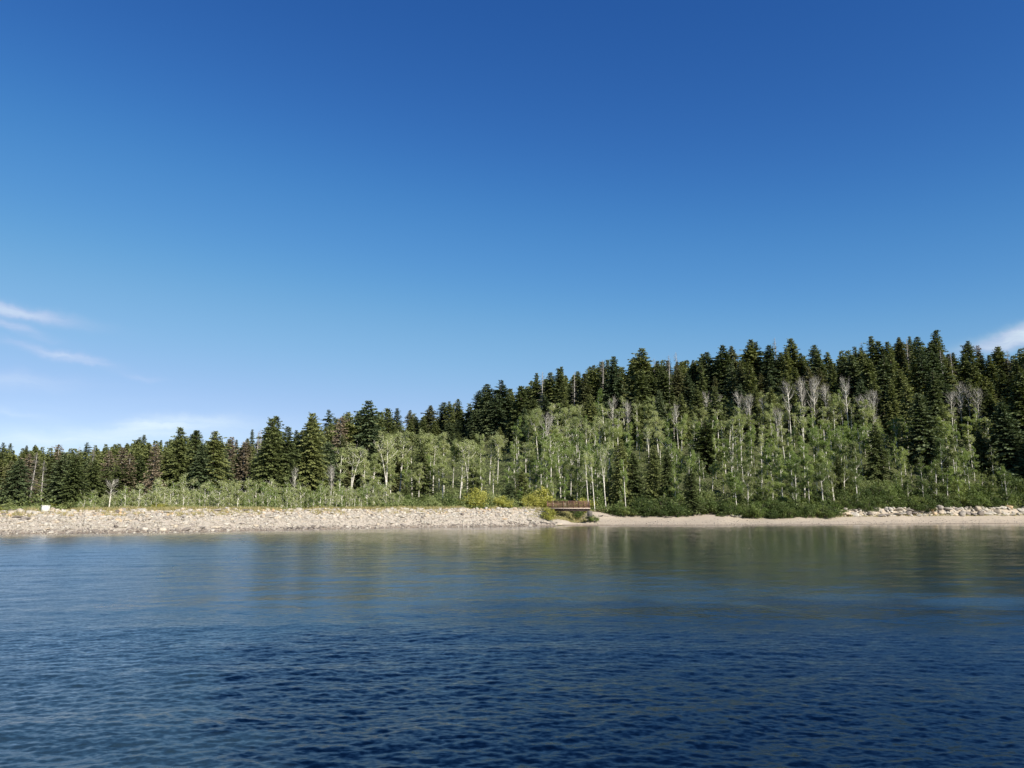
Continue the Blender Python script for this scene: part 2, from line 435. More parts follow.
def build_water():
    r = [0.0, 1, 2, 3, 4, 4.6]
    while r[-1] < 230:
        q = r[-1]; r.append(q + (0.026 if q < 10 else 0.026 * (q / 10) ** 1.55))
    r = np.array(r + [260, 300, 360]); dr = np.gradient(r)
    ph = np.concatenate([np.radians(np.arange(-180, -39, 3)), np.arange(math.radians(-38.5), math.radians(38.5), 0.0017), np.radians(np.arange(39, 180.1, 3))])
    Rr, Pp = np.meshgrid(r, ph, indexing='ij')
    X = Rr * np.sin(Pp); Y = Rr * np.cos(Pp)
    dR = np.maximum(dr[:, None], Rr * 0.0017)
    mask = (1 - sstep(math.radians(35), math.radians(38.3), np.abs(Pp))) * sstep(4.6, 5.6, Rr)
    Z = np.zeros_like(X); lost = np.zeros_like(X)
    rw = np.random.default_rng(5); K = 60
    Rq = Rr * (0.72 + 0.56 * vnoise(X / 7 + 40, Y / 3.5 + 40, 8))
    lee = sstep(-24, -3, X) * sstep(9, 27, Rq)      # under the wooded hill the water lies calmer than off the open dam
    calm = (1 - 0.25 * sstep(12, 30, Rr) - 0.35 * sstep(30, 70, Rr)) * (1 - 0.62 * lee)      # the far shore lies in the lee: smaller ripples
    lam = np.exp(rw.uniform(math.log(0.06), math.log(0.40), K)); ang = rw.normal(size=K) * 0.75 + math.radians(98)
    for l, a in zip(lam, ang):
        k = 2 * PI / l; slope = 0.0215 * (l / 0.3) ** (-0.1)
        keep = sstep(2.6, 5.0, l / dR)
        arg = k * (X * math.cos(a) + Y * math.sin(a)) + rw.uniform(0, 6.28) + 0.9 * np.sin(X * 0.9 / l ** 0.3 * 0.5 + Y * 0.23 + l * 9)
        Z += keep * slope / k * np.sin(arg) * mask * calm
        lost += (1 - keep ** 2 * mask) * slope ** 2 / 2 * calm ** 2
    lam2 = np.exp(rw.uniform(math.log(0.55), math.log(4.5), 26)); ang2 = rw.normal(size=26) * 0.6 + math.radians(96)
    for l, a in zip(lam2, ang2):
        k = 2 * PI / l; slope = 0.0105 * (1 - 0.40 * sstep(30, 90, Rr)) * (1 - 0.55 * lee); keep = sstep(2.6, 5.0, l / dR)
        arg = k * (X * math.cos(a) + Y * math.sin(a)) + rw.uniform(0, 6.28) + 1.2 * np.sin(X * 0.35 / l ** 0.3 + Y * 0.12 + l * 7)
        Z += keep * slope / k * np.sin(arg) * mask; lost += (1 - keep ** 2 * mask) * slope ** 2 / 2
    al = np.sqrt(2 * (lost * 0.8 + 0.00005))        # microfacet width of what the mesh cannot carry
    rough = np.sqrt(al)
    nr, npz = X.shape
    i, j = np.meshgrid(np.arange(nr - 1), np.arange(npz - 1), indexing='ij')
    F = np.stack([i * npz + j, i * npz + j + 1, (i + 1) * npz + j + 1, (i + 1) * npz + j], -1).reshape(-1, 4)
    g = Geo(); g.add(np.stack([X, Y, Z], -1).reshape(-1, 3), F, rough.ravel())
    me = g.mesh('water', water_mat(), True)
    at = me.attributes.new('ripple', 'FLOAT', 'POINT'); at.data.foreach_set('value', (calm * 1.1 - 0.1).astype(np.float32).ravel())
    tag(obj('water', me), kind='structure')
    print('water verts', X.size, 'rough', rough.min(), rough.max())
build_water()

# ------------------------------------------------------------------ foliage generators
def rand_unit(n):
    v = rng.normal(size=(n, 3)); return v / np.linalg.norm(v, axis=1)[:, None]

def leaf_quads(g, c, size, aspect=0.7, up=0.25, tone=None, mi=0, curl=0.0):
    n = len(c); nrm = rand_unit(n); nrm[:, 2] = np.abs(nrm[:, 2]) + up
    nrm /= np.linalg.norm(nrm, axis=1)[:, None]
    a = np.cross(nrm, rand_unit(n)); a /= np.linalg.norm(a, axis=1)[:, None] + 1e-9
    b = np.cross(nrm, a)
    s = (np.broadcast_to(size, (n,)) * rng.uniform(0.6, 1.35, n))[:, None]
    a = a * s; b = b * s * aspect
    k1 = rng.uniform(0.3, 0.7, (n, 1)) ; k2 = rng.uniform(0.3, 0.7, (n, 1))
    V = np.stack([c - a, c - b * (k1 + .4), c + a * (k2 + .5), c + b], 1).reshape(-1, 3)
    F = np.arange(n * 4).reshape(-1, 4)
    t = rng.uniform(0, 1, n) if tone is None else tone
    g.add(V, F, np.repeat(t, 4), mi)

def conifer(H=16.0, R=2.3, style='full', seed=0, leafsize=1.0, base=0.06, top_round=0.0, gap=0.0):
    """returns trunk mesh geo and crown geo, real metres"""
    global rng
    keep = rng; rng = np.random.default_rng(100 + seed)
    tr = Geo(); cr = Geo()
    lean = rng.normal(size=2) * 0.02
    zs = np.linspace(-0.6, H * 0.99, 9)
    pts = np.stack([lean[0] * zs + 0.05 * np.sin(zs * 0.5 + seed), lean[1] * zs, zs], 1)
    tube(tr, pts, np.interp(zs, [0, H], [0.013 * H + 0.03, 0.02]), 7)
    az0 = rng.uniform(0, 2 * PI)
    lobes = rng.uniform(0, 2 * PI, 4)
    z = H * base; wh = 0
    while z < H * 0.985:
        f = (z / H)
        q = (f - base) / (1 - base)
        prof = (1 - q) ** (0.66 - 0.22 * top_round) * (0.55 + 0.45 * min(1, q * 6 + 0.1))
        prof = min(prof, 2.1 * (1 - q) + 0.02)
        if top_round: prof = max(prof, 0) * (1 + 0.15 * math.sin(q * 9 + seed))
        rad = R * prof + 0.16
        n = int(5 + 5 * min(1, rad / 1.6))
        if style == 'sparse': n = max(3, n - 3)
        layer = 1 + 0.08 * math.sin(wh * 1.9 + seed) + rng.normal() * 0.10
        for k in range(n):
            az = az0 + wh * 0.9 + k * 2 * PI / n + rng.normal() * 0.22
            L = rad * layer * (1 + 0.16 * math.sin(3 * az + lobes[0] + q * 7) + rng.normal() * 0.26)
            if rng.random() < gap: continue
            if rng.random() < 0.12: L *= 0.5
            L = max(L, 0.14)
            up0 = np.interp(q, [0, 0.5, 0.85, 1], [-0.25, -0.08, 0.35, 0.9]) + rng.normal() * 0.06
            m = max(3, int(L / 0.24 * (1.3 if style != 'sparse' else 0.8)))
            t = (np.arange(m) + rng.uniform(0.2, 0.8, m)) / m
            t = 0.12 + 0.88 * t
            d = np.array([math.cos(az), math.sin(az), 0]); sd = np.array([-math.sin(az), math.cos(az), 0])
            zz = L * (up0 * t - 0.30 * t * t + 0.24 * np.clip(t - 0.6, 0, 1) ** 1)
            C = np.array([lean[0] * z, lean[1] * z, z]) + d * (L * t)[:, None]; C[:, 2] += zz
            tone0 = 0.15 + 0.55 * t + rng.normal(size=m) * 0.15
            for side in (-1, 1, 0):
                ln = (0.26 + 0.42 * L * 0.35 * (1 - 0.6 * t)) * rng.uniform(0.7, 1.25, m) * leafsize * min(1, 0.42 + rad * 0.55)
                if side == 0:
                    dirv = d * np.ones((m, 1)); dirv[:, 2] += rng.normal(size=m) * 0.2 - 0.1 + 0.5 * q; ln = ln * 0.8
                else:
                    dirv = d * rng.uniform(0.4, 0.9, (m, 1)) + sd * side * rng.uniform(0.6, 1.0, (m, 1)); dirv[:, 2] += rng.normal(size=m) * 0.15 - 0.22 + 0.4 * q
                dirv /= np.linalg.norm(dirv, axis=1)[:, None]
                nn = np.cross(dirv, np.array([0, 0, 1.0]) + rng.normal(size=(m, 3)) * 1.1); nn /= np.linalg.norm(nn, axis=1)[:, None] + 1e-9
                wd = (0.095 + 0.06 * rng.random(m)) * leafsize * (1.15 if style != 'sparse' else 0.9)
                tip = C + dirv * ln[:, None]; mid = C + dirv * (ln * 0.45)[:, None]
                drop = np.zeros((m, 3)); drop[:, 2] = -0.10 * ln - 0.03
                V = np.stack([C, mid - nn * wd[:, None] + drop, tip + drop * 1.5, mid + nn * wd[:, None] + drop * 0.6], 1).reshape(-1, 3)
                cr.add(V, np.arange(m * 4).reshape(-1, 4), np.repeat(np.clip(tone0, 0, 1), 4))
            if rng.random() < 0.5 or style == 'sparse':
                tube(tr, np.stack([C[0] - d * L * t[0] * 0.9, C[m // 2], C[-1]]), [0.03, 0.018, 0.006], 3, cap=False)
        z += (0.22 + 0.20 * (1 - q)) * (1.35 if style == 'sparse' else 1) * rng.uniform(0.8, 1.2)
        wh += 1
    rng = keep
    return tr, cr

def snag(H=12, seed=0):
    global rng
    keep = rng; rng = np.random.default_rng(900 + seed)
    tr = Geo(); cr = Geo()
    zs = np.linspace(-0.6, H, 8)
    pts = np.stack([0.1 * np.sin(zs * 0.4 + seed), 0.08 * np.cos(zs * 0.3), zs], 1)
    tube(tr, pts, np.interp(zs, [0, H], [0.2, 0.03]), 6)
    for k in range(120):
        f = rng.uniform(0.2, 0.98); L = (1 - f) ** 0.6 * rng.uniform(0.5, 1.7) + 0.2; az = rng.uniform(0, 2 * PI)
        p0 = np.array([0, 0, f * H]); p1 = p0 + np.array([math.cos(az) * L, math.sin(az) * L, L * rng.uniform(-0.35, 0.2)])
        pm = (p0 + p1) / 2 + np.array([0, 0, 0.08])
        tube(cr, [p0, pm, p1], [0.03, 0.02, 0.008], 3, rng.random(), cap=False)
        for q in range(3):
            s = p0 + (p1 - p0) * rng.uniform(0.4, 1); e = s + rand_unit(1)[0] * rng.uniform(0.2, 0.5)
            tube(cr, [s, e], [0.014, 0.006], 3, rng.random(), cap=False)
    rng = keep
    return tr, cr

def aspen(H=11.0, R=1.5, leaves=4200, base=0.42, seed=0, fork=False, leaf=0.085, bare=False, curve=0.3, drad=1.0):
    global rng
    keep = rng; rng = np.random.default_rng(300 + seed)
    tr = Geo(); cr = Geo()
    def stem(p0, h, rad0, bend, zend):
        zs = np.linspace(0, 1, 10); ph = rng.uniform(0, 6)
        pts = np.stack([p0[0] + bend[0] * zs ** 1.5 + curve * 0.35 * np.sin(zs * 5 + ph) * zs, p0[1] + bend[1] * zs ** 1.5 + curve * 0.35 * np.cos(zs * 4 + ph) * zs, p0[2] + h * zs], 1)
        tube(tr, pts, np.interp(zs, [0, 0.7, 1], [rad0, rad0 * 0.55, 0.015]), 7)
        return pts
    stems = []
    r0 = (0.011 * H + 0.025) * drad
    b = rng.normal(size=2) * curve
    main = stem((0, 0, -0.5), H + 0.5, r0, b, H); stems.append((main, 1.0))
    if fork:
        k = 3; p = main[k]
        b2 = np.array([math.cos(seed), math.sin(seed)]) * H * 0.14
        stems.append((stem(p, (H - p[2]) * 0.93, r0 * 0.7, b2, H), 0.8))
    tips = []
    for pts, wgt in stems:
        nb = int((16 if not bare else 34) * wgt)
        for _ in range(nb):
            f = rng.uniform(max(base - 0.05, 0.1), 0.97)
            i = f * 9; i0 = int(i); p0 = pts[i0] + (pts[min(i0 + 1, 9)] - pts[i0]) * (i - i0)
            q = (f - base) / (1 - base)
            L = R * rng.uniform(0.5, 1.15) * (0.55 + 0.75 * math.sin(PI * min(max(q, 0.05), 0.95) ** 0.8))
            az = rng.uniform(0, 2 * PI); up = rng.uniform(0.5, 1.3)
            d = np.array([math.cos(az), math.sin(az), up]); d /= np.linalg.norm(d)
            p1 = p0 + d * L * 0.55; p2 = p1 + (d + np.array([0, 0, 0.5]) + rng.normal(size=3) * 0.2) * L * 0.4
            tube(tr, [p0, p1, p2], [0.045, 0.028, 0.010], 4, cap=False)
            tips.append((p0, p1, p2, L))
            for __ in range(5 if bare else 2):
                s = p0 + (p1 - p0) * rng.uniform(0.3, 1) if rng.random() < 0.5 else p1 + (p2 - p1) * rng.uniform(0, 0.9)
                e = s + (d * 0.7 + rng.normal(size=3) * 0.5 + np.array([0, 0, 0.4])) * rng.uniform(0.25, 0.6)
                tube(cr if bare else tr, [s, (s + e) / 2 + rng.normal(size=3) * 0.03, e], [0.016, 0.012, 0.006], 3, rng.random(), cap=False)
                if bare:
                    for ___ in range(3):
                        e2 = e + rng.normal(size=3) * 0.25 + np.array([0, 0, 0.12])
                        tube(cr, [s + (e - s) * rng.uniform(0.3, 1), e2], [0.010, 0.005], 3, rng.random(), cap=False)
    if leaves:
        # leaf clumps scattered about the limbs: uneven, with holes
        cl = []
        for p0, p1, p2, L in tips:
            for _ in range(3):
                t = rng.uniform(0.25, 1.1); c = p0 + (p2 - p0) * t + rng.normal(size=3) * 0.18 * L
                cl.append((c, rng.uniform(0.22, 0.55) * (0.5 + 0.3 * L), rng.random()))
        per = max(6, leaves // len(cl))
        for c, s, tn in cl:
            n = int(per * rng.uniform(0.4, 1.7))
            pts = c + rng.normal(size=(n, 3)) * s * np.array([0.62, 0.62, 0.5])
            leaf_quads(cr, pts, leaf, tone=np.clip(tn * 0.6 + rng.uniform(0, 0.4, n), 0, 1))
    rng = keep
    return tr, cr

def shrub(H=2.5, R=1.6, n=2200, seed=0, leaf=0.085, clumps=26):
    global rng
    keep = rng; rng = np.random.default_rng(600 + seed)
    g = Geo()
    for _ in range(9):
        az = rng.uniform(0, 2 * PI); L = rng.uniform(0.5, 0.95)
        e = np.array([math.cos(az) * R * 0.6, math.sin(az) * R * 0.6, H * L])
        tube(g, [(0, 0, -0.2), e * 0.5 + (0, 0, 0.1), e], [0.04, 0.025, 0.008], 4, mi=1, cap=False)
    for _ in range(clumps):
        az = rng.uniform(0, 2 * PI); rr = R * math.sqrt(rng.random()) * 0.85; hmax = H * (1 - 0.55 * (rr / R) ** 2)
        c = np.array([math.cos(az) * rr, math.sin(az) * rr, rng.uniform(0.12, 0.95) * hmax])
        s = rng.uniform(0.2, 0.42) * (0.35 + 0.25 * R); k = int(n / clumps * rng.uniform(0.5, 1.6)); tn = rng.random()
        pts = c + rng.normal(size=(k, 3)) * s; pts[:, 2] = np.abs(pts[:, 2])
        leaf_quads(g, pts, leaf, tone=np.clip(tn * 0.6 + rng.uniform(0, 0.4, k), 0, 1))
    rng = keep
    return g

# ------------------------------------------------------------------ prototypes (mesh data only)
PROTO = {}
def reg(key, tr, cr, tm, cm, H, name_c='crown'):
    PROTO[key] = (tr.mesh('trunk', tm, True), cr.mesh(name_c, cm), H)
for i, (H, R, base, rd, gp) in enumerate([(16, 2.5, 0.05, 0, 0), (16, 2.2, 0.08, 0.3, 0.05), (16, 2.9, 0.04, 0.0, 0.03), (16, 1.8, 0.08, 0.0, 0.05), (16, 2.6, 0.10, 0.8, 0.08), (16, 2.3, 0.12, 1.0, 0.12), (16, 1.7, 0.05, -0.5, 0.04), (16, 2.2, 0.06, -0.6, 0.06), (16, 1.9, 0.15, 0.6, 0.25)]):
    t, c = conifer(H, R, 'full', i, 1.0, base, rd, gp); reg('fir%d' % i, t, c, M['bark_fir'], M['fir'] if i % 3 != 2 else M['fir_dark'], H)
for i, (H, R) in enumerate([(16, 2.0), (16, 1.6)]):
    t, c = conifer(H, R, 'full', 20 + i, 1.0, 0.1, 0.4, 0.08); reg('olive%d' % i, t, c, M['bark_fir'], M['olive'], H)
for i in range(2):
    t, c = conifer(13, 1.9, 'full', 30 + i, 0.9, 0.1, 0.4, 0.2); reg('brown%d' % i, t, c, M['bark_grey'], M['brown'], 13)
for i in range(2):
    t, c = snag(13, i); reg('snag%d' % i, t, c, M['bark_grey'], M['grey_twig'], 13)
for i in range(6):
    t, c = aspen(11, 1.5 + 0.2 * (i % 3), 9500, 0.30 + 0.06 * (i % 3) + (0.08 if i > 3 else 0), i, fork=(i in (2, 5)), leaf=0.078); reg('aspen%d' % i, t, c, M['bark_aspen'], M['aspen'] if i < 4 else M['aspen_pale'], 11)
for i in range(3):
    t, c = aspen(10, 1.8, 8500, 0.14, 10 + i); reg('aspendeep%d' % i, t, c, M['bark_aspen'], M['aspen_deep'], 10)
for i in range(3):
    t, c = aspen(11, 1.7, 0, 0.45, 20 + i, fork=(i > 0), bare=True); reg('bare%d' % i, t, c, M['bark_aspen'], M['grey_twig'], 11)
for i in range(3):
    t, c = aspen(11, 1.5, 2600, 0.55, 30 + i, fork=(i == 1)); reg('thin%d' % i, t, c, M['bark_aspen'], M['aspen_pale'], 11)
for i in range(4):
    t, c = aspen(4.2, 0.75, 1500, 0.14, 40 + i, leaf=0.07, curve=0.15, drad=0.8); reg('sap%d' % i, t, c, M['bark_aspen'], M['aspen_pale'] if i != 2 else M['aspen'], 4.2)

MSH = {}
for k, mt in (('dark', 'shrub_dark'), ('bright', 'shrub_bright'), ('yellow', 'shrub_yellow'), ('pale', 'aspen_pale'), ('dry', 'dry')):
    for i in range(2):
        MSH[k + str(i)] = shrub(2.5, 1.6, 2600, hash_i if False else (i + 2 * len(k)), 0.085).mesh('shrub', [M[mt], M['bark_fir']])

# ------------------------------------------------------------------ label machinery
ITEMS = []   # dict(o, px, desc, row, cat)
LM = [(45, 'the white block'), (76, 'the broad grove fir'), (112, 'the lone pale stem'), (157, 'the rust brown fir'),
      (188, 'the twin firs'), (214, 'the round topped fir'), (272, 'the left pointed fir'), (312, 'the steep narrow fir'),
      (372, 'the shaggy tall fir'), (425, 'the slim dark fir'), (477, 'the large yellow bush'), (508, 'the dark dam fir'),
      (545, 'the forked white aspen'), (570, 'the footbridge'), (613, 'the column shaped fir'), (642, 'the highest middle fir'),
      (679, 'the pale beach stone'), (704, 'the squat dark fir'), (738, 'the rock chute'), (800, 'the bare aspen trio'),
      (845, 'the right bank start'), (874, 'the dark pointed fir'), (922, 'the broad layered fir'), (960, 'the silvery bare aspens'),
      (988, 'the skyline notch fir'), (1012, 'the right edge fir')]
ORD = ['nearest', 'second', 'third', 'fourth', 'fifth', 'sixth', 'seventh', 'eighth', 'ninth', 'tenth', 'eleventh', 'twelfth']
def item(o, px, desc, row, cat, group, fixed=None):
    ITEMS.append(dict(o=o, px=px, desc=desc, row=row, cat=cat, fixed=fixed)); tag(o, None, cat, group)

def write_labels():
    buckets = {}
    for it in ITEMS:
        if it['fixed']:
            it['o']['label'] = it['fixed']; continue
        lm = min(LM, key=lambda l: abs(l[0] - it['px']))
        side = 'right' if it['px'] >= lm[0] else 'left'
        buckets.setdefault((it['desc'], it['row'], lm, side), []).append(it)
    for (desc, row, lm, side), its in buckets.items():
        its.sort(key=lambda i: abs(i['px'] - lm[0]))
        for k, it in enumerate(its):
            if len(its) == 1: s = '%s %s, %s of %s' % (desc, row, side, lm[1])
            else: s = '%s %s, %s %s of %s' % (desc, row, ORD[min(k, 11)], side, lm[1])
            it['o']['label'] = s

OCC = []
def place_tree(key, px, r, H, name, desc, row, cat, group, fixed=None, wide=1.0, rz=None, tilt=0.0, py_top=None):
    """a tree standing at distance r in the direction of column px"""
    phi = phi_of(px)
    if py_top is not None:      # direction at which the crown top lies in that column
        phi = phi_col(px, py_top)
    x, y = r * math.sin(phi), r * math.cos(phi); z = gz(x, y)
    if py_top is not None: H = max(2.0, z_at(px, py_top, r) - z)
    tm, cm, H0 = PROTO[key]
    e = bpy.data.objects.new(name, None); e.empty_display_size = 0.5; col.objects.link(e)
    k = H / H0
    e.location = (x, y, z - 0.05); e.rotation_euler = (random.gauss(0, 0.012) + tilt, random.gauss(0, 0.012) + tilt * 0.6, random.uniform(0, 2 * PI) if rz is None else rz)
    kw = max(min(k ** 0.75, k * 1.5), k * 0.75) * wide
    e.scale = (kw, kw, k)
    for nm, me in (('trunk', tm), ('crown', cm)):
        o = bpy.data.objects.new(nm, me); col.objects.link(o); o.parent = e
    item(e, px, desc, row, cat, group, fixed)
    OCC.append((x, y))
    return e

def rs(px): return float(shore_r(phi_of(px)))
def sky(px): return float(np.interp(px, SKY_PX, SKY_PY))
def ridge(px): return float(np.interp(px, RG_PX, RG_R))

GC = 'conifers standing on the forested hillside'; GA = 'aspens standing on the slope above the shore'
# ---- landmark conifers: key, px, py_top, r, wide, label
LMK = [
 ('fir2', 64, 452, 118, 1.15, 'broad dark fir in the left grove, right of the white block'),
 ('fir0', 76, 455, 112, 1.1, 'dark full fir behind the white block, largest of the grove'),
 ('fir2', 18, 458, 116, 1.2, 'broad dark fir at the far left of the grove'),
 ('fir0', 97, 459, 122, 1.0, 'dark fir just left of the lone pale stem'),
 ('fir0', 183, 426, 124, 0.95, 'tallest of the twin firs, left one with pointed top'),
 ('fir3', 196, 430, 127, 1.2, 'right one of the tall twin firs, with slimmer top'),
 ('fir4', 214, 430, 122, 1.1, 'tall full fir with rounded top, right of the twin firs'),
 ('fir2', 205, 442, 120, 1.0, 'dark fir wedged between twin firs and round topped fir'),
 ('fir0', 272, 417, 128, 1.05, 'tall pointed dark fir in the left stand, broad below'),
 ('fir3', 280, 415, 132, 1.2, 'thin topped fir close behind the tall pointed fir'),
 ('fir4', 288, 426, 130, 0.9, 'fir with blunt top, right of the tall pointed fir'),
 ('fir3', 299, 429, 136, 1.1, 'small slim fir filling the skyline dip in left stand'),
 ('fir0', 313, 412, 132, 1.0, 'steep narrow tall fir with sharp tip, centre left'),
 ('fir2', 320, 418, 136, 0.9, 'dark fir pressed against the steep narrow tall fir'),
 ('fir5', 372, 399, 150, 1.15, 'shaggy tall fir with open blunt top above pale aspens'),
 ('fir4', 346, 411, 150, 1.0, 'full fir with yellowish top left of the shaggy fir'),
 ('fir5', 358, 414, 154, 0.9, 'ragged fir between yellow topped fir and shaggy fir'),
 ('fir3', 392, 408, 165, 1.2, 'pointed fir standing right of the shaggy tall fir'),
 ('fir2', 613, 355, 208, 0.85, 'column shaped skyline fir standing clear above the aspens'),
 ('fir1', 593, 364, 212, 1.0, 'full fir with rounded head, left of the column shaped fir'),
 ('fir3', 562, 368, 222, 1.2, 'slim pointed skyline fir above the footbridge'),
 ('fir4', 642, 348, 214, 1.15, 'highest fir above the bridge, with wide ragged head'),
 ('fir0', 638, 368, 200, 1.0, 'dark fir in front of the highest fir, reaching into aspens'),
 ('fir1', 660, 360, 212, 0.8, 'narrow fir directly right of the highest fir'),
 ('fir4', 704, 421, 172, 1.3, 'squat dark fir ringed by aspens on the mid slope'),
 ('fir0', 874, 424, 166, 0.95, 'dark pointed fir low in the aspens on the right'),
 ('fir2', 922, 392, 172, 1.2, 'broad dark fir on the right slope with layered boughs'),
 ('fir0', 900, 368, 196, 1.0, 'tall fir behind and left of the broad layered fir'),
 ('fir2', 1003, 402, 168, 1.15, 'dark wide fir near the right edge, mid slope'),
 ('fir0', 1016, 372, 176, 1.2, 'big full fir at the right edge with bright top'),
 ('fir3', 988, 355, 222, 1.2, 'slim fir in the skyline notch at the right'),
 ('fir1', 618, 438, 147, 0.8, 'small narrow fir in front of aspens, left of dark clump'),
 ('fir0', 633, 452, 149, 1.0, 'dark young fir beside the beach, right of the footbridge'),
 ('fir1', 650, 446, 150, 0.9, 'dark fir in the clump at the head of the beach'),
 ('fir3', 425, 443, 150, 1.2, 'slim dark fir among white trunks above the dam'),
 ('fir0', 405, 486, 133, 1.2, 'little dark fir at the foot of the aspens, above dam'),
 ('fir2', 508, 482, 138, 1.2, 'dark young fir by the dam end, beside yellow bush'),
 ('fir0', 520, 470, 142, 1.1, 'young dark fir left of the footbridge, among aspens'),
 ('fir1', 475, 462, 146, 1.0, 'half hidden fir behind the yellow bush above the dam'),
 ('fir0', 668, 448, 152, 0.8, 'thin dark fir right of the clump behind the beach'),
 ('fir1', 690, 470, 150, 1.0, 'short dark fir behind the bare sandy knoll'),
 ('fir3', 932, 330, 222, 1.3, 'highest pointed fir on the right skyline'),
 ('fir3', 751, 338, 224, 1.2, 'spire topped fir on the skyline above the rock chute'),
 ('fir0', 838, 455, 158, 0.8, 'half hidden dark fir above the first right boulders'),
 ('fir2', 946, 455, 164, 0.9, 'short fir below the silvery bare aspens'),
 ('fir2', 980, 430, 172, 1.0, 'dark fir right of the silvery bare aspens'),
]
ncon = 0
LMR = {}
for key, px, pt, r, wd, lab in LMK:
    if px > 680: r = rs(px) + 10 + (r - 150) / 76.0 * (ridge(px) - rs(px) - 10)
    LMR[px] = r
    place_tree(key, px, r, 0, 'fir_tree', '', '', 'fir tree', GC, lab, wd * (1.28 if px > 400 else 1.15), py_top=pt); ncon += 1

def fir_desc(key, k):
    shape = {'fir0': 'full', 'fir1': 'narrow', 'fir2': 'broad blue green', 'fir3': 'slim pointed', 'fir4': 'round topped', 'fir5': 'shaggy', 'fir6': 'thin spired', 'fir7': 'sharp tipped', 'fir8': 'thin crowned', 'olive0': 'olive tinted', 'olive1': 'slim olive'}[key]
    return shape + ' fir'
# ---- skyline row
px = -14
while px < 1040:
    left = px < 330
    r = ridge(px) - random.uniform(0, 9)
    pt = sky(px) + random.choice([-5, 0, 1, 4, 8, 13, 17]) + random.gauss(0, 2) + (4 if 600 < px < 680 else 0)
    key = random.choice(['fir0', 'fir1', 'fir3', 'fir4', 'fir5', 'fir6', 'fir7', 'fir8', 'fir6', 'olive0'] if not left else ['fir1', 'fir6', 'olive0', 'olive1', 'fir8', 'fir7'])
    place_tree(key, px, r, 0, 'fir_tree', fir_desc(key, 0), 'on the skyline', 'fir tree', GC, None, random.uniform(1.1, 1.65), py_top=pt); ncon += 1
    px += random.uniform(6.5, 11.5) * (0.9 if left else 1)
# ---- second rank
px = -10
while px < 1040:
    left = px < 330
    r = ridge(px) - random.uniform(14, 26) * (1.8 if left else 1)
    pt = sky(px) + random.uniform(8, 26) * (0.7 if left else 1)
    key = random.choice(['fir0', 'fir2', 'fir7', 'fir1', 'fir8', 'olive1', 'fir6'] if not left else ['olive0', 'fir5', 'fir1', 'olive1', 'fir4'])
    place_tree(key, px, r, 0, 'fir_tree', fir_desc(key, 0), 'in the second rank', 'fir tree', GC, None, random.uniform(1.1, 1.6), py_top=pt); ncon += 1
    px += random.uniform(9, 15)
# ---- lower conifers on the left flats
for px0, step in ((-8, 12), (4, 15)):
    px = px0
    while px < 410:
        r = rs(px) + 8.5 + random.uniform(20, 42) + (0 if px0 < 0 else 30)
        pt = float(np.interp(px, [0, 100, 200, 300, 400], [459, 460, 452, 445, 432])) + random.uniform(-6, 12) - (6 if px0 > 0 else 0)
        key = random.choice(['fir0', 'fir2', 'fir4', 'olive0', 'fir1', 'fir2'])
        place_tree(key, px, r, 0, 'fir_tree', fir_desc(key, 0), 'in lower left stand' if px0 < 0 else 'in upper left stand', 'fir tree', GC, None, random.uniform(0.95, 1.25), py_top=pt); ncon += 1
        px += step * random.uniform(0.75, 1.25)
# ---- a few conifers just under the ridge, right
px = 420
while px < 1030:
    r = ridge(px) - random.uniform(30, 42)
    pt = sky(px) + random.uniform(30, 46)
    key = random.choice(['fir0', 'fir2', 'fir4', 'fir1'])
    place_tree(key, px, r, 0, 'fir_tree', fir_desc(key, 0), 'on the upper slope', 'fir tree', GC, None, random.uniform(0.9, 1.15), py_top=pt); ncon += 1
    px += random.uniform(13, 26)
print('conifers', ncon)

# ---- dead conifers
DEAD = [('brown0', 157, 443, 119, 'rust brown dead fir beside the tall twin firs'), ('brown0', 122, 446, 128, None), ('brown1', 131, 452, 126, None), ('brown0', 111, 450, 130, None),
        ('brown1', 62, 443, 150, None), ('brown0', 28, 453, 122, None), ('snag0', 35, 452, 120, None), ('snag0', 45, 460, 125, None), ('snag1', 80, 446, 230, None), ('snag0', 93, 447, 200, None),
        ('brown0', 232, 436, 150, None), ('brown1', 245, 440, 140, None), ('snag0', 258, 432, 170, None), ('snag1', 262, 428, 150, None), ('brown1', 340, 415, 148, None), ('snag1', 358, 418, 160, None),
        ('snag0', 541, 372, 226, None), ('snag1', 574, 372, 215, None), ('snag0', 602, 360, 222, None), ('snag1', 655, 358, 218, None), ('snag0', 668, 355, 222, None), ('snag1', 676, 352, 226, None),
        ('snag0', 775, 338, 226, None), ('snag1', 792, 340, 226, None), ('snag0', 860, 342, 222, None), ('snag1', 906, 338, 222, None), ('snag0', 941, 350, 214, None), ('snag1', 950, 352, 214, None),
        ('brown0', 976, 345, 226, None), ('snag0', 997, 345, 226, None), ('snag1', 1006, 350, 222, None), ('snag0', 905, 392, 186, None), ('snag1', 720, 352, 226, None), ('snag0', 500, 384, 238, None), ('snag1', 455, 400, 246, None)]
for key, px, pt, r, lab in DEAD:
    d = 'brown needled dead fir' if 'brown' in key else 'bare grey snag'
    if px > 680: r = rs(px) + 10 + (r - 150) / 76.0 * (ridge(px) - rs(px) - 10)
    row = 'above dark firs' if px > 400 else 'among the left firs'
    place_tree(key, px, r, 0, 'dead_fir', d, row, 'dead tree', 'dead conifers scattered through the forest', lab, 1.0, py_top=pt)

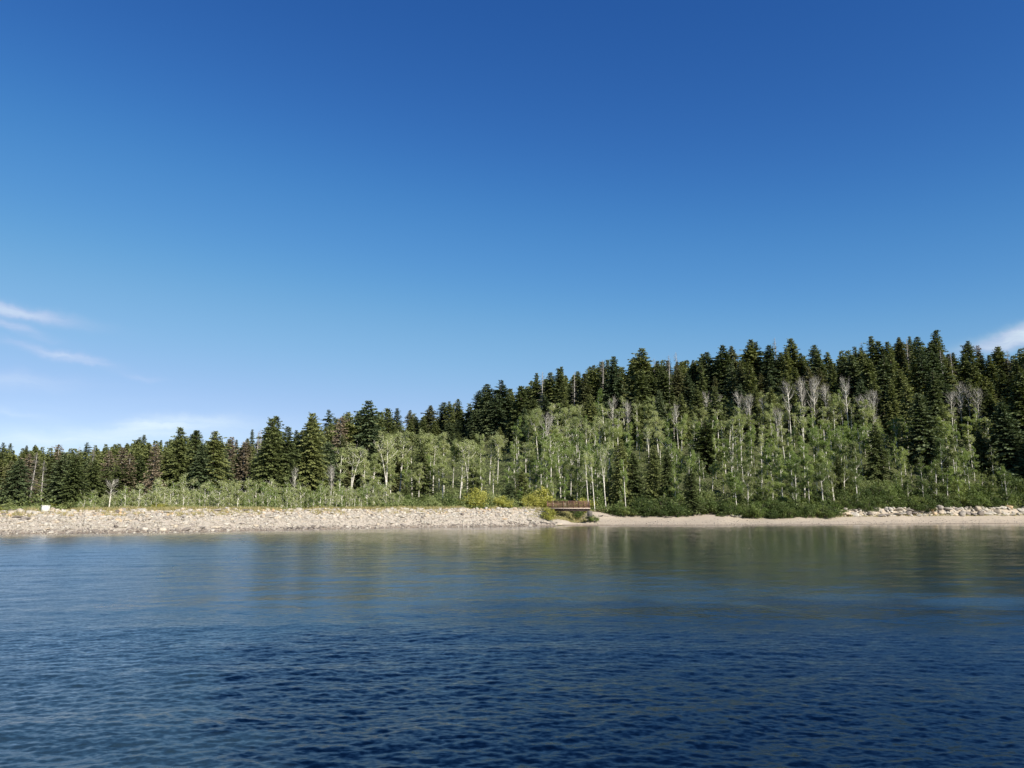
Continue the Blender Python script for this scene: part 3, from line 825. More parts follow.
# ---- aspens
AT_PX = [380, 430, 470, 500, 530, 560, 600, 640, 700, 760, 800, 860, 900, 960, 1000, 1030]
AT_PY = [438, 436, 434, 432, 416, 406, 402, 406, 407, 404, 401, 396, 408, 396, 408, 420]
def atop(px): return float(np.interp(px, AT_PX, AT_PY))
BARE = [('bare0', 788, 382, 188), ('bare1', 800, 380, 190), ('bare2', 812, 380, 190), ('bare1', 824, 386, 190), ('bare0', 845, 378, 188), ('bare2', 872, 392, 186), ('bare1', 864, 396, 186),
        ('bare0', 706, 392, 196), ('bare1', 714, 394, 194), ('bare0', 738, 392, 192), ('bare2', 748, 396, 190), ('bare0', 762, 398, 190), ('bare2', 776, 410, 182), ('bare1', 958, 384, 192), ('bare0', 967, 386, 190), ('bare2', 975, 390, 188), ('bare0', 949, 392, 188),
        ('bare1', 545, 414, 180), ('bare0', 612, 398, 190), ('bare1', 628, 402, 190), ('bare0', 677, 405, 184), ('bare1', 332, 466, 122), ('bare0', 296, 468, 122)]
nasp = 0
for key, px, pt, r in BARE:
    if px > 680: r = rs(px) + 10 + (r - 150) / 76.0 * (ridge(px) - rs(px) - 10)
    lab = 'forked white aspen with bare top, above and left of footbridge' if px == 545 else None
    if px == 332: lab = 'bent bare white aspen behind the dam, below the narrow tall fir'
    if px == 296: lab = 'slim bare white aspen behind the dam, in the left stand'
    place_tree(key, px, r, 0, 'bare_aspen', {'bare0': 'bare single stemmed aspen', 'bare1': 'bare forked aspen', 'bare2': 'bare wide topped aspen'}[key], 'below the ridge firs', 'bare aspen', 'leafless aspens on the slope', lab, 0.74 * random.uniform(0.85, 1.1) if px > 400 else 0.6, py_top=pt)

ADESC = {'aspen0': 'green aspen', 'aspen1': 'bushy green aspen', 'aspen2': 'forked green aspen', 'aspen3': 'slender green aspen', 'aspen4': 'pale aspen', 'aspen5': 'forked pale aspen',
         'thin0': 'thin leaved aspen', 'thin1': 'thin forked pale aspen', 'thin2': 'sparse pale aspen', 'aspendeep0': 'deep green leafy aspen', 'aspendeep1': 'dense deep green aspen', 'aspendeep2': 'low branched deep green aspen'}
CLEAR = [(704, 9, 452), (874, 9, 488), (922, 15, 458), (1003, 12, 466), (1018, 10, 474), (620, 5, 488), (640, 13, 496), (655, 10, 490), (980, 8, 470), (902, 9, 422), (962, 13, 428), (802, 22, 408), (745, 10, 410), (709, 7, 404), (864, 10, 408), (425, 5, 488)]
def put_aspen(key, px, r, pt, row, lab=None):
    global nasp
    for cx, cw, cy_ in CLEAR:
        if abs(px - cx) < cw and pt < cy_ and r < LMR.get(cx, rs(cx) + 30) + 4: pt = cy_ + random.uniform(0, 10)
    if z_at(px, pt, r) - float(ground(phi_of(px), r)) < 2.5: return
    place_tree(key, px, r, 0, 'aspen_tree', ADESC[key], row, 'aspen', GA, lab, random.uniform(0.75, 1.15), py_top=pt, tilt=random.gauss(0, 0.03)); nasp += 1
# tall stand with visible trunks, centre left
for px in range(384, 500, 7):
    p = px + random.uniform(-3, 3)
    put_aspen(random.choice(['aspen4', 'aspen5', 'thin0', 'thin1', 'thin2', 'aspen4']), p, random.uniform(156, 172), 433 + random.uniform(0, 12), 'in white trunked stand')
for px in range(392, 520, 13):
    p = px + random.uniform(-3, 3)
    put_aspen(random.choice(['aspen4', 'aspen0', 'aspen3', 'thin0']), p, random.uniform(143, 150), 462 + random.uniform(-6, 12), 'low behind the dam')
for p, pt, rr in ((340, 450, 128), (352, 447, 132), (365, 452, 134), (385, 436, 150), (388, 440, 146), (374, 455, 140)):
    put_aspen(random.choice(['thin0', 'thin1', 'aspen4']), p, rr, pt, 'before the shaggy fir')
layers = [(0.92, -2, 10), (0.74, 10, 10), (0.56, 20, 10.5), (0.40, 33, 11), (0.22, 48, 11), (0.06, 66, 12)]
names = ['in top aspen rank', 'in second aspen rank', 'in upper mid slope', 'in lower mid slope', 'low on slope', 'at beach edge']
for li, (f, drop, step) in enumerate(layers):
    px = 512 + random.uniform(0, 8)
    while px < 1034:
        if px > 885 and li < 2 and random.random() < 0.35: px += step
        a = rs(px) + (10.5 if px < 835 else 13); b = ridge(px) - 28
        r = a + (b - a) * f + random.uniform(-3, 3)
        pt = atop(px) + drop + random.gauss(0, 4.5)
        lab = None
        if 690 < px < 728 and li == 5: px += step; continue
        if 575 < px < 605 and li == 5: pt += 0
        deep = px > 660
        if li <= 1: key = random.choice(['aspen4', 'aspen5', 'thin0', 'thin2', 'aspen0', 'aspen4'] if px < 900 else ['aspen4', 'aspen0', 'thin0'])
        elif li <= 3: key = random.choice(['aspen0', 'aspen1', 'aspen2', 'aspen3', 'aspen4', 'thin1'] if not deep else ['aspen0', 'aspen1', 'aspen2', 'aspen3', 'aspendeep0', 'thin0'])
        else: key = random.choice(['aspen0', 'aspen2', 'aspen3', 'aspendeep1'] if not deep else ['aspendeep0', 'aspendeep1', 'aspendeep2', 'aspen0', 'aspen1'])
        put_aspen(key, px, r, pt, names[li], lab)
        px += step * random.uniform(0.8, 1.2)
# distinct slender trunks near the beach head
for px, pt, r, lab in ((588, 452, 140, 'slender white trunked aspen right beside the footbridge'), (594, 455, 142, 'second slender white trunk right of the footbridge'),
                       (605, 448, 143, 'leaning white aspen on the bare bank right of footbridge'), (625, 460, 143, 'leaning white aspen at the left edge of dark clump'), (612, 445, 150, 'white aspen behind the red brown brush')):
    place_tree('thin0' if px not in (605, 625) else ('thin1' if px == 605 else 'aspen3'), px, r, 0, 'aspen_tree', '', '', 'aspen', GA, lab, 0.65, py_top=pt, tilt=-0.05); nasp += 1
print('aspens', nasp)

# ---- young aspens behind the dam
px = 66
nsap = 0
for row, (dr, step, ph0) in enumerate(((3.5, 5.6, 0), (8, 6.5, 3), (14, 8.5, 5))):
    px = 78 + ph0 if row < 2 else 150
    while px < 402:
        dens = 0.55 if px < 110 else (1.0 if not 112 < px < 118 else 1)
        if random.random() < dens:
            r = rs(px) + 8.8 + dr + random.uniform(-1.2, 1.8)
            H = random.uniform(1.6, 3.5) * (1 + 0.22 * row) * (0.7 if px < 120 else 1)
            k = random.randrange(4)
            e = place_tree('sap%d' % k, px, r, H, 'young_aspen', ['slim pale young aspen', 'bushy pale young aspen', 'green young aspen', 'pale open young aspen'][k], ['in front row', 'in middle row', 'in back row'][row], 'young aspen', 'young aspens in a thicket behind the dam', None, random.uniform(0.85, 1.3)); nsap += 1
        px += step * random.uniform(0.7, 1.3)
place_tree('bare0', 108.5, rs(108) + 12, 3.9, 'bare_aspen', '', '', 'bare aspen', 'leafless aspens on the slope', 'lone pale stem on the dam top with broken crown', 1.3)
print('saplings', nsap)

# ---- shrubs
def put_shrub(kind, px, r, H, R, desc, row, lab=None, cat='shrub'):
    phi = phi_of(px); x, y = r * math.sin(phi), r * math.cos(phi)
    me = MSH[kind + str(random.randrange(2))]
    o = obj('shrub', me, None, (x, y, gz(x, y) - 0.08)); o.rotation_euler = (0, 0, random.uniform(0, 2 * PI))
    o.scale = (R / 1.6, R / 1.6, H / 2.5)
    item(o, px, desc, row, cat, 'shrubs along the foot of the forest', lab)
    return o
px = 628
while px < 1030:
    if not (690 < px < 728 or 732 < px < 744):
        r = rs(px) + (10.2 if px < 838 else 12.6) + random.uniform(-0.4, 1.6); k = random.choice(['dark', 'dark', 'dark', 'bright'])
        put_shrub(k, px, r, random.uniform(1.6, 3.4), random.uniform(1.3, 2.3), {'dark': 'dark green shrub', 'bright': 'bright green shrub'}[k], 'at beach top edge')
    px += random.uniform(7, 12)
px = 596
while px < 1030:
    r = rs(px) + (14.5 if px < 838 else 16) + random.uniform(-1, 2.5); k = random.choice(['dark', 'dark', 'bright'])
    put_shrub(k, px, r, random.uniform(2.4, 4.6), random.uniform(1.6, 2.5), {'dark': 'tall dark green shrub', 'bright': 'tall bright green shrub'}[k], 'under the aspens')
    px += random.uniform(9, 14)
px = 385
while px < 545:
    r = rs(px) + 8.8 + random.uniform(4, 12); k = random.choice(['bright', 'pale', 'dark', 'dark'])
    put_shrub(k, px, r, random.uniform(1.5, 3.2), random.uniform(1.2, 2.1), {'dark': 'dark green shrub', 'bright': 'bright green shrub', 'pale': 'pale grey green shrub'}[k], 'on the dam top')
    px += random.uniform(6, 10)
px = -6
while px < 200:
    r = rs(px) + 8.8 + random.uniform(3, 9); k = random.choice(['pale', 'pale', 'pale', 'yellow'])
    put_shrub(k, px, r, random.uniform(0.7, 1.5), random.uniform(0.8, 1.5), {'yellow': 'yellowish low shrub', 'bright': 'bright green low shrub', 'pale': 'pale low shrub'}[k], 'on the dam top')
    px += random.uniform(8, 16)
for px, r, H, R, lab in ((477, 132, 3.6, 2.3, 'large yellow green bush above the middle of the dam'), (502, 133, 2.4, 2.0, 'low yellow green bush left of the dark young fir'),
                         (541, 136, 3.6, 2.4, 'yellow bush at the left end of the footbridge'), (532, 135, 2.8, 1.8, 'smaller yellow green bush left of the bridge bush'), (584, 143, 3.0, 2.2, 'yellow green bush behind the footbridge railing'), (462, 133, 1.8, 1.6, 'low yellow bush beside the large yellow green one')):
    put_shrub('yellow', px, r, H, R, '', '', lab)
for kd, px, r, H, R, lab in (('yellow', 549, 129, 2.0, 1.3, 'small yellow green bush in front of the left bridge end'), ('bright', 592, 133, 1.3, 1.2, 'low bright shrub at the right foot of the footbridge'), ('dark', 572, 137, 2.2, 2.0, 'dark shrub close behind the middle of the footbridge'), ('bright', 560, 126, 0.5, 1.0, 'low weedy shrub below the footbridge at left')):
    put_shrub(kd, px, r, H, R, '', '', lab)
for px, s, H, R, lab in ((721, 8.6, 0.8, 0.7, 'small dark tuft alone on the bare sandy knoll'), (717.5, 8.7, 0.55, 0.5, 'tiny dark tuft beside the larger one on the sand'),):
    put_shrub('dark', px, rs(px) + s, H, R, '', '', lab)
for px, s, H, R in ((604, 11, 0.8, 1.2), (611, 11.5, 0.9, 1.3), (618, 11.2, 1.0, 1.2), (598, 11.6, 0.6, 1.0)):
    put_shrub('dry', px, rs(px) + s, H, R, 'low red brown dry brush', 'on bare bank')

for lo, hi, s0 in ((613, 690, 8.2), (752, 834, 7.6), (730, 736, 9), (744, 752, 8.6), (866, 876, 10.5), (918, 932, 10.2)):
    px = lo
    while px < hi:
        k = random.choice(['dark', 'dark', 'bright']) if lo != 915 else 'bright'
        put_shrub(k, px, rs(px) + s0 + random.uniform(-0.5, 1.2), random.uniform(1.3, 3.0), random.uniform(1.2, 1.9), {'dark': 'dark green bush', 'bright': 'bright green bush'}[k], 'spilling onto the beach')
        px += random.uniform(5, 9)
# ------------------------------------------------------------------ understorey and far fill (uncountable)
def merged_copies(proto_geo, places):
    V, F, A, MI = proto_geo.arrays()
    g = Geo()
    for (x, y, z, k, kw, rz) in places:
        c, s = math.cos(rz), math.sin(rz)
        W = V.copy(); W[:, 0] = (V[:, 0] * c - V[:, 1] * s) * kw + x; W[:, 1] = (V[:, 0] * s + V[:, 1] * c) * kw + y; W[:, 2] = V[:, 2] * k + z
        g.add(W, F, A)
    return g
_, lowc = conifer(14, 2.3, 'sparse', 77, 1.9, 0.05, 0.2, 0.0)
pl = []
for _ in range(340):
    px = random.uniform(-60, 1090); r = ridge(px) + random.uniform(2, 30)
    phi = phi_of(px); x, y = r * math.sin(phi), r * math.cos(phi); z = gz(x, y)
    zt = z_at(px, sky(px) + random.uniform(6, 20), r); k = max(0.3, (zt - z) / 14)
    pl.append((x, y, z, k, k * 0.9 + 0.1, random.uniform(0, 6)))
for _ in range(190):
    px = random.uniform(-40, 380); r = random.uniform(rs(px) + 70, ridge(px) - 10)
    phi = phi_of(px); x, y = r * math.sin(phi), r * math.cos(phi); z = gz(x, y)
    zt = z_at(px, sky(px) + random.uniform(3, 14), r); k = max(0.3, (zt - z) / 14)
    pl.append((x, y, z, k, k * 0.9 + 0.1, random.uniform(0, 6)))
for lo, hi in ((-420, -20), (1042, 1520)):
    for _ in range(330):
        px = random.uniform(lo, hi); a = float(shore_r(phi_of(px))) + 14; b = ridge(px) + 14; r = a + (b - a) * random.random() ** 0.8
        phi = phi_of(px); x, y = r * math.sin(phi), r * math.cos(phi); k = random.uniform(0.7, 1.25)
        pl.append((x, y, gz(x, y), k, k * random.uniform(0.85, 1.2), random.uniform(0, 6)))
o = obj('far_forest', merged_copies(lowc, pl).mesh('far forest', M['fir']))
tag(o, 'dark conifer forest reading as one mass behind the ridge trees', 'forest', kind='stuff')

g = Geo()
n = 0
for _ in range(5200):
    px = random.uniform(-40, 1060)
    a = rs(px) + (13 if px > 836 else 9.5 if px > 600 else (11 if px > 380 else 17))
    if px > 600 and 690 < px < 728: a += 4
    r = a + (ridge(px) - a) * random.random() ** 1.6
    phi = phi_of(px); x, y = r * math.sin(phi), r * math.cos(phi); z = gz(x, y)
    h = random.uniform(0.3, 1.3) if random.random() < 0.7 else random.uniform(1.3, 2.6); k = 55
    pts = np.array([x, y, z + 0.1]) + rng.normal(size=(k, 3)) * np.array([0.9, 0.9, 0.0]); pts[:, 2] += rng.uniform(0, h, k)
    leaf_quads(g, pts, 0.15, tone=rng.uniform(0, 1, k) * 0.6 + random.random() * 0.4)
o = obj('undergrowth', g.mesh('undergrowth', M['aspen_deep']))
tag(o, 'low green leafy undergrowth covering the forest floor', 'undergrowth', kind='stuff')

# grass and weeds on the dam top and bridge bank
g = Geo()
def dampx_(): return random.uniform(-20, 470)
def blades(x, y, z, n, h, spread, tone):
    b = np.array([x, y, z]) + rng.normal(size=(n, 3)) * np.array([spread, spread, 0])
    d = rng.normal(size=(n, 3)) * 0.35; d[:, 2] = 1; d *= (h * rng.uniform(0.5, 1.2, n))[:, None]
    s = rng.normal(size=(n, 3)) * 0.022; s[:, 2] = 0
    V = np.stack([b - s, b + s, b + d * 0.6 + s * 0.8, b + d], 1).reshape(-1, 3)
    g.add(V, np.arange(n * 4).reshape(-1, 4), np.clip(tone + rng.uniform(-0.2, 0.2, n), 0, 1).repeat(4))
for _ in range(5200):
    px = random.uniform(-20, 560); r = rs(px) + 8.5 + abs(random.gauss(0, 3)) - 0.8
    phi = phi_of(px); x, y = r * math.sin(phi), r * math.cos(phi)
    if vnoise(np.array(x / 3.), np.array(y / 3.), 9) < 0.42: continue
    blades(x, y, gz(x, y), 14, random.uniform(0.25, 0.6), 0.2, random.uniform(0.3, 1.0))
for _ in range(700):
    px = dampx_(); r = rs(px) + random.uniform(5.6, 8.4)
    phi = phi_of(px); x, y = r * math.sin(phi), r * math.cos(phi)
    if vnoise(np.array(x / 2.2), np.array(y / 2.2), 4) > 0.5: blades(x, y, gz(x, y), 16, random.uniform(0.2, 0.4), 0.22, random.uniform(0.3, 1.0))
for _ in range(900):
    px = random.gauss(560, 13); r = rs(px) + random.uniform(3, 9.5)
    phi = phi_of(px); x, y = r * math.sin(phi), r * math.cos(phi)
    blades(x, y, gz(x, y), 16, random.uniform(0.2, 0.45), 0.2, random.uniform(0.1, 0.7))
for _ in range(500):
    px = random.uniform(760, 1030); r = rs(px) + random.uniform(8.2, 9.8)
    phi = phi_of(px); x, y = r * math.sin(phi), r * math.cos(phi)
    blades(x, y, gz(x, y), 10, random.uniform(0.15, 0.35), 0.25, random.uniform(0.1, 0.9))
M['grassmat'] = foliage('grass blades', [(0.1, (0.14, 0.17, 0.05)), (0.5, (0.28, 0.26, 0.11)), (0.9, (0.42, 0.33, 0.17))], 0.25)
o = obj('grass', g.mesh('grass', M['grassmat']))
tag(o, 'tufts of green and straw coloured grass along the dam top', 'grass', kind='stuff')

# ------------------------------------------------------------------ rocks
def icosphere():
    t = (1 + 5 ** 0.5) / 2
    V = np.array([[-1, t, 0], [1, t, 0], [-1, -t, 0], [1, -t, 0], [0, -1, t], [0, 1, t], [0, -1, -t], [0, 1, -t], [t, 0, -1], [t, 0, 1], [-t, 0, -1], [-t, 0, 1]], float)
    V /= np.linalg.norm(V[0])
    F = np.array([[0, 11, 5], [0, 5, 1], [0, 1, 7], [0, 7, 10], [0, 10, 11], [1, 5, 9], [5, 11, 4], [11, 10, 2], [10, 7, 6], [7, 1, 8], [3, 9, 4], [3, 4, 2], [3, 2, 6], [3, 6, 8], [3, 8, 9], [4, 9, 5], [2, 4, 11], [6, 2, 10], [8, 6, 7], [9, 8, 1]])
    return V, F
IV, IF = icosphere()
def subdiv(V, F):
    V = list(map(tuple, V)); cache = {}
    def mid(a, b):
        k = (min(a, b), max(a, b))
        if k not in cache:
            m = (np.array(V[a]) + np.array(V[b])) / 2; m /= np.linalg.norm(m); V.append(tuple(m)); cache[k] = len(V) - 1
        return cache[k]
    G = []
    for a, b, c in F:
        ab, bc, ca = mid(a, b), mid(b, c), mid(c, a)
        G += [[a, ab, ca], [b, bc, ab], [c, ca, bc], [ab, bc, ca]]
    return np.array(V), np.array(G)
IV2, IF2 = subdiv(IV, IF)
def rock_shape(V):
    # cut a ball with random planes: angular broken stone
    W = V.copy()
    for _ in range(9):
        n = rand_unit(1)[0]; d = rng.uniform(0.45, 0.8)
        k = W @ n; W = W - np.outer(np.maximum(k - d, 0), n)
    return W * (1 + rng.normal(size=(len(W), 1)) * 0.03)
def rock_place(W, size, flat):
    s = size * np.array([rng.uniform(0.8, 1.35), rng.uniform(0.7, 1.1), flat])
    a = rng.uniform(0, 2 * PI); R = np.array([[math.cos(a), -math.sin(a), 0], [math.sin(a), math.cos(a), 0], [0, 0, 1]])
    b = rng.normal() * 0.3; R2 = np.array([[1, 0, 0], [0, math.cos(b), -math.sin(b)], [0, math.sin(b), math.cos(b)]])
    return (W * s) @ R2.T @ R.T
SH = [rock_shape(IV2) for _ in range(24)]
g = Geo()
nr_ = 0
def add_stone(px, s, size, tone):
    r = rs(px) + s
    phi = phi_of(px); x, y = r * math.sin(phi), r * math.cos(phi)
    W = rock_place(SH[rng.integers(24)], size, rng.uniform(0.45, 0.8))
    g.add(W + np.array([x, y, gz(x, y) + size * 0.12]), IF2, tone)
def dampx():  # even density in metres along the dam
    while True:
        p = random.uniform(-30, 560)
        if random.random() < rs(p) / rs(540): return p
for _ in range(9500):
    px = dampx(); s = random.uniform(-0.3, 8.2)
    if px > 540 and random.random() < 0.6: continue
    tone = min(0.85, max(0.03, random.gauss(0.5, 0.17)))
    if s > 5.6 and random.random() < 0.5: tone = random.uniform(0.8, 1.0)
    if s < 1.3 and random.random() < 0.6: tone = random.uniform(0.0, 0.12)
    elif s < 3.5: tone *= 0.8
    add_stone(px, s, min(0.5, random.lognormvariate(math.log(0.12 if s < 4 else 0.165), 0.42)), tone)
for _ in range(1000):
    px = random.uniform(575, 1040)
    add_stone(px, abs(random.gauss(0, 3.5)), random.uniform(0.05, 0.14), random.uniform(0.05, 0.6))
for _ in range(520):
    px = random.choice([random.uniform(838, 1034), random.gauss(740, 4)]); add_stone(px, random.uniform(8.4, 12.3), random.uniform(0.2, 0.5), random.uniform(0.3, 0.75))
o = obj('riprap', g.mesh('riprap', M['riprap']))
tag(o, 'loose pale broken stones covering the dam face and beach edge', 'riprap', kind='stuff')

BM = []
for i in range(10):
    gg = Geo(); gg.add(rock_place(rock_shape(IV2), 1.0, 0.68), IF2); BM.append(gg.mesh('boulder', M['rock']))
BD = ['angular pale boulder', 'flat slab boulder', 'blocky boulder', 'rounded boulder', 'long low boulder']
BF = [0.95, 0.5, 1.05, 0.85, 0.6]; BX = [1, 1.2, 0.9, 1.0, 1.6]
def put_boulder(px, s, size, row, lab=None, grp='boulders along the shore', bd=None):
    r = rs(px) + s
    phi = phi_of(px); x, y = r * math.sin(phi), r * math.cos(phi)
    k = random.randrange(5) if bd is None else bd
    o = obj('boulder', BM[k * 2 + random.randrange(2)], None, (x, y, gz(x, y) + size * 0.2 * BF[k]))
    o.rotation_euler = (random.gauss(0, 0.12), random.gauss(0, 0.12), -phi + random.gauss(0, 0.35)); o.scale = (size * BX[k], size, size * BF[k])
    item(o, px, BD[k], row, 'boulder', grp, lab)
px = 2
while px < 548:      # crest rocks
    put_boulder(px, random.uniform(7.0, 8.3), random.uniform(0.30, 0.58), 'on the dam crest'); px += random.uniform(4.5, 10)
for _ in range(75):
    put_boulder(dampx(), random.uniform(4.0, 6.6), random.uniform(0.33, 0.5), 'on the upper dam face')
for _ in range(60):
    put_boulder(dampx(), random.uniform(0.6, 3.6), random.uniform(0.3, 0.46), 'low on the dam face')
px = 842
while px < 1030:
    put_boulder(px, random.uniform(8.7, 9.9), random.uniform(0.6, 1.15), 'in front bank row'); px += random.uniform(4, 8)
px = 845
while px < 1030:
    put_boulder(px, random.uniform(10.3, 11.8), random.uniform(0.6, 1.15), 'in rear bank row'); px += random.uniform(6, 12)
for k in range(11):
    put_boulder(733 + k * 1.0 + random.uniform(-2, 2), 9.0 + (10 - k) * 0.6, random.uniform(0.5, 0.8), 'in the pale rock chute')
put_boulder(679, 9.0, 0.62, '', 'single pale stone on the sand before the dark clump', bd=3)
put_boulder(671, 8.6, 0.35, '', 'small pale stone left of the single pale beach stone', bd=1)
put_boulder(699, 9.8, 0.5, '', 'pale stone at the left edge of the bare knoll', bd=0)
o = obj('boulder', BM[2], None, (2.75, 6.55, -0.05)); o.scale = (0.62, 0.25, 0.16); o.rotation_euler = (0.05, 0.1, 0.1)
o.data = BM[2].copy(); o.data.materials[0] = M['log']
item(o, 2000, '', '', 'boulder', 'boulders along the shore', 'dark wet rock breaking the water at the bottom edge')

# ------------------------------------------------------------------ footbridge
def P3(px, r, z):
    phi = phi_of(px); return Vector((r * math.sin(phi), r * math.cos(phi), z))
bl = P3(547, 131, 0); br = P3(590, 131, 0)
ctr = (bl + br) / 2; L = (br - bl).length; ang = math.atan2(br.y - bl.y, br.x - bl.x)
dz = z_at(568, 508.3, 131)
e = bpy.data.objects.new('footbridge', None); col.objects.link(e); e.location = (ctr.x, ctr.y, dz); e.rotation_euler = (0, 0, ang)
tag(e, 'rust brown steel footbridge with railings at the end of the dam', 'footbridge')
gg = Geo(); box(gg, (0, 0, 0), (L, 1.7, 0.14)); 
obj('deck', gg.mesh('deck', M['deck']), e)
gg = Geo(); box(gg, (0, -0.9, -0.02), (L + 0.1, 0.09, 0.15)); obj('edge_beam', gg.mesh('edge beam', M['deck']), e)
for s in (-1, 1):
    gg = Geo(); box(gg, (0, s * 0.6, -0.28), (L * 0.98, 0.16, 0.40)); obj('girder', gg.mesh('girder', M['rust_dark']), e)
for s in (-1, 1):
    gg = Geo()
    y = s * 0.8
    for z, t in ((1.16, 0.10), (0.98, 0.05), (0.32, 0.05), (0.12, 0.07)): box(gg, (0, y, z), (L, 0.07 + t * 0.2, t))
    nb = 44
    for k in range(nb + 1):
        box(gg, (-L / 2 + 0.06 + k * (L - 0.12) / nb, y, 0.55), (0.075, 0.03, 0.84))
    rl = obj('railing', gg.mesh('railing', M['rust']), e)
    npost = 8
    for k in range(npost + 1):
        gp = Geo(); box(gp, (-L / 2 + 0.08 + k * (L - 0.16) / npost, y - s * 0.0 + s * 0.075, 0.56), (0.11, 0.08, 1.24)); obj('post', gp.mesh('post', M['rust']), rl)
for s in (-1, 1):
    gg = Geo(); box(gg, (s * (L / 2 - 0.05), 0.1, -0.85), (0.8, 2.0, 0.9), bev=0.04); obj('abutment', gg.mesh('abutment', M['concrete']), e)

# white block on the dam crest
px = 45; r = rs(px) + 7.4; p = P3(px, r, 0); z = gz(p.x, p.y)
e = bpy.data.objects.new('marker_block', None); col.objects.link(e); e.location = (p.x, p.y, z); e.rotation_euler = (0, 0, -phi_of(px) + 0.25)
tag(e, 'white painted block standing on the dam crest at left', 'marker block')
gg = Geo(); box(gg, (0, 0, 0.25), (0.76, 0.6, 0.76), bev=0.03); obj('body', gg.mesh('body', M['white']), e)
gg = Geo(); box(gg, (0, 0, 0.667), (0.84, 0.68, 0.07), bev=0.015); obj('lid', gg.mesh('lid', M['white']), e)
gg = Geo(); box(gg, (0, 0, -0.16), (1.05, 0.8, 0.2), bev=0.03); obj('plinth', gg.mesh('plinth', M['concrete']), e)

# logs
def log(px0, s0, px1, s1, rad, mat, lab, lift=0.6, knots=4):
    p0 = P3(px0, rs(px0) + s0, 0); p1 = P3(px1, rs(px1) + s1, 0)
    p0.z = gz(p0.x, p0.y) + rad * lift; p1.z = gz(p1.x, p1.y) + rad * lift
    t = np.linspace(0, 1, 9)[:, None]; a = np.array(p0)[None]; b = np.array(p1)[None]; mid = (a + b) / 2
    pts = a + (b - a) * t; pts[:, 2] += rad * 0.5 * np.sin(t[:, 0] * 7); pts = pts - mid
    gg = Geo(); tube(gg, pts, rad * np.array([0.55, 0.9, 1, 1.02, 0.95, 0.9, 0.8, 0.65, 0.35]), 9)
    for _ in range(knots):
        q = pts[rng.integers(2, 7)]; dd = rand_unit(1)[0]; dd[2] = abs(dd[2]); tube(gg, [q, q + dd * rad * 2.4], [rad * 0.25, rad * 0.1], 5)
    o = obj('driftwood_log', gg.mesh('driftwood log', mat, True), None, tuple(mid[0]))
    item(o, px0, '', '', 'log', 'driftwood logs on the shore', lab)
log(583, 6.0, 603, 6.6, 0.26, M['log'], 'thick dark log lying on the bank below the footbridge')
log(604, 6.9, 616, 7.4, 0.12, M['drift'], 'thin grey log beyond the thick dark log')
log(286, 0.3, 302, 0.5, 0.12, M['log'], 'dark waterlogged pole at the waterline under the dam')
log(308, 0.4, 322, 0.3, 0.10, M['log'], 'shorter dark pole at the waterline, right of the longer')
log(664, 6.8, 672, 7.2, 0.10, M['log'], 'short dark stick of driftwood on the sandy beach')
log(540, 1.2, 556, 0.8, 0.10, M['log'], 'dark pole at the water edge below the weeds')

# tall firs on the near shore behind the viewer: they shade the near water
for k, (x, y, H) in enumerate([ (10.3, -5.5, 17), (13.5, -5, 19.5), (17.5, -4, 22), (21, -6, 25), (24.5, -7, 24), (28, -6, 23.5), (31.5, -8, 24.5), (35, -7, 23.5), (39, -8, 23.5), (43, -8, 23), (48, -9, 23), (18, -9, 22), (26, -12, 27), (37, -13, 26)]):
    key = ['fir2', 'fir0', 'fir4'][k % 3]; tm, cm, H0 = PROTO[key]
    e = bpy.data.objects.new('fir_tree', None); col.objects.link(e); e.location = (x, y, gz(x, y)); e.scale = (H / H0 * 1.25, H / H0 * 1.25, H / H0); e.rotation_euler = (0, 0, k * 1.3)
    for nm, me in (('trunk', tm), ('crown', cm)):
        o = bpy.data.objects.new(nm, me); col.objects.link(o); o.parent = e
    tag(e, 'tall fir in the belt on the near shore behind the viewer', 'fir tree', 'firs on the near shore')

write_labels()

# ------------------------------------------------------------------ light
SUN_EL = math.radians(36); SUN_AZ = math.radians(141)      # azimuth clockwise from the view direction (+Y)
sd = Vector((math.sin(SUN_AZ) * math.cos(SUN_EL), math.cos(SUN_AZ) * math.cos(SUN_EL), math.sin(SUN_EL)))
L = bpy.data.lights.new('sun', 'SUN'); L.energy = 4.6; L.angle = math.radians(0.53); L.color = (1.0, 0.95, 0.86)
so = bpy.data.objects.new('sun', L); col.objects.link(so); so.rotation_euler = sd.to_track_quat('Z', 'Y').to_euler(); so.location = (30, -60, 60)

w = bpy.data.worlds.new('World'); sc.world = w; w.use_nodes = True
nt = w.node_tree; nt.nodes.clear()
out = nt.nodes.new('ShaderNodeOutputWorld')
st = nt.nodes.new('ShaderNodeTexSky'); st.sky_type = 'NISHITA'; st.sun_disc = False
st.sun_elevation = SUN_EL; st.sun_rotation = SUN_AZ
st.altitude = 2400; st.air_density = 1.0; st.dust_density = 0.2; st.ozone_density = 2.0
tc = nt.nodes.new('ShaderNodeTexCoord'); sep = nt.nodes.new('ShaderNodeSeparateXYZ'); nt.links.new(tc.outputs['Generated'], sep.inputs[0])
AZ = math_n(nt, 'MULTIPLY', math_n(nt, 'ARCTAN2', sep.outputs[0], sep.outputs[1]), 180 / PI)
EL = math_n(nt, 'MULTIPLY', math_n(nt, 'ARCSINE', sep.outputs[2]), 180 / PI)
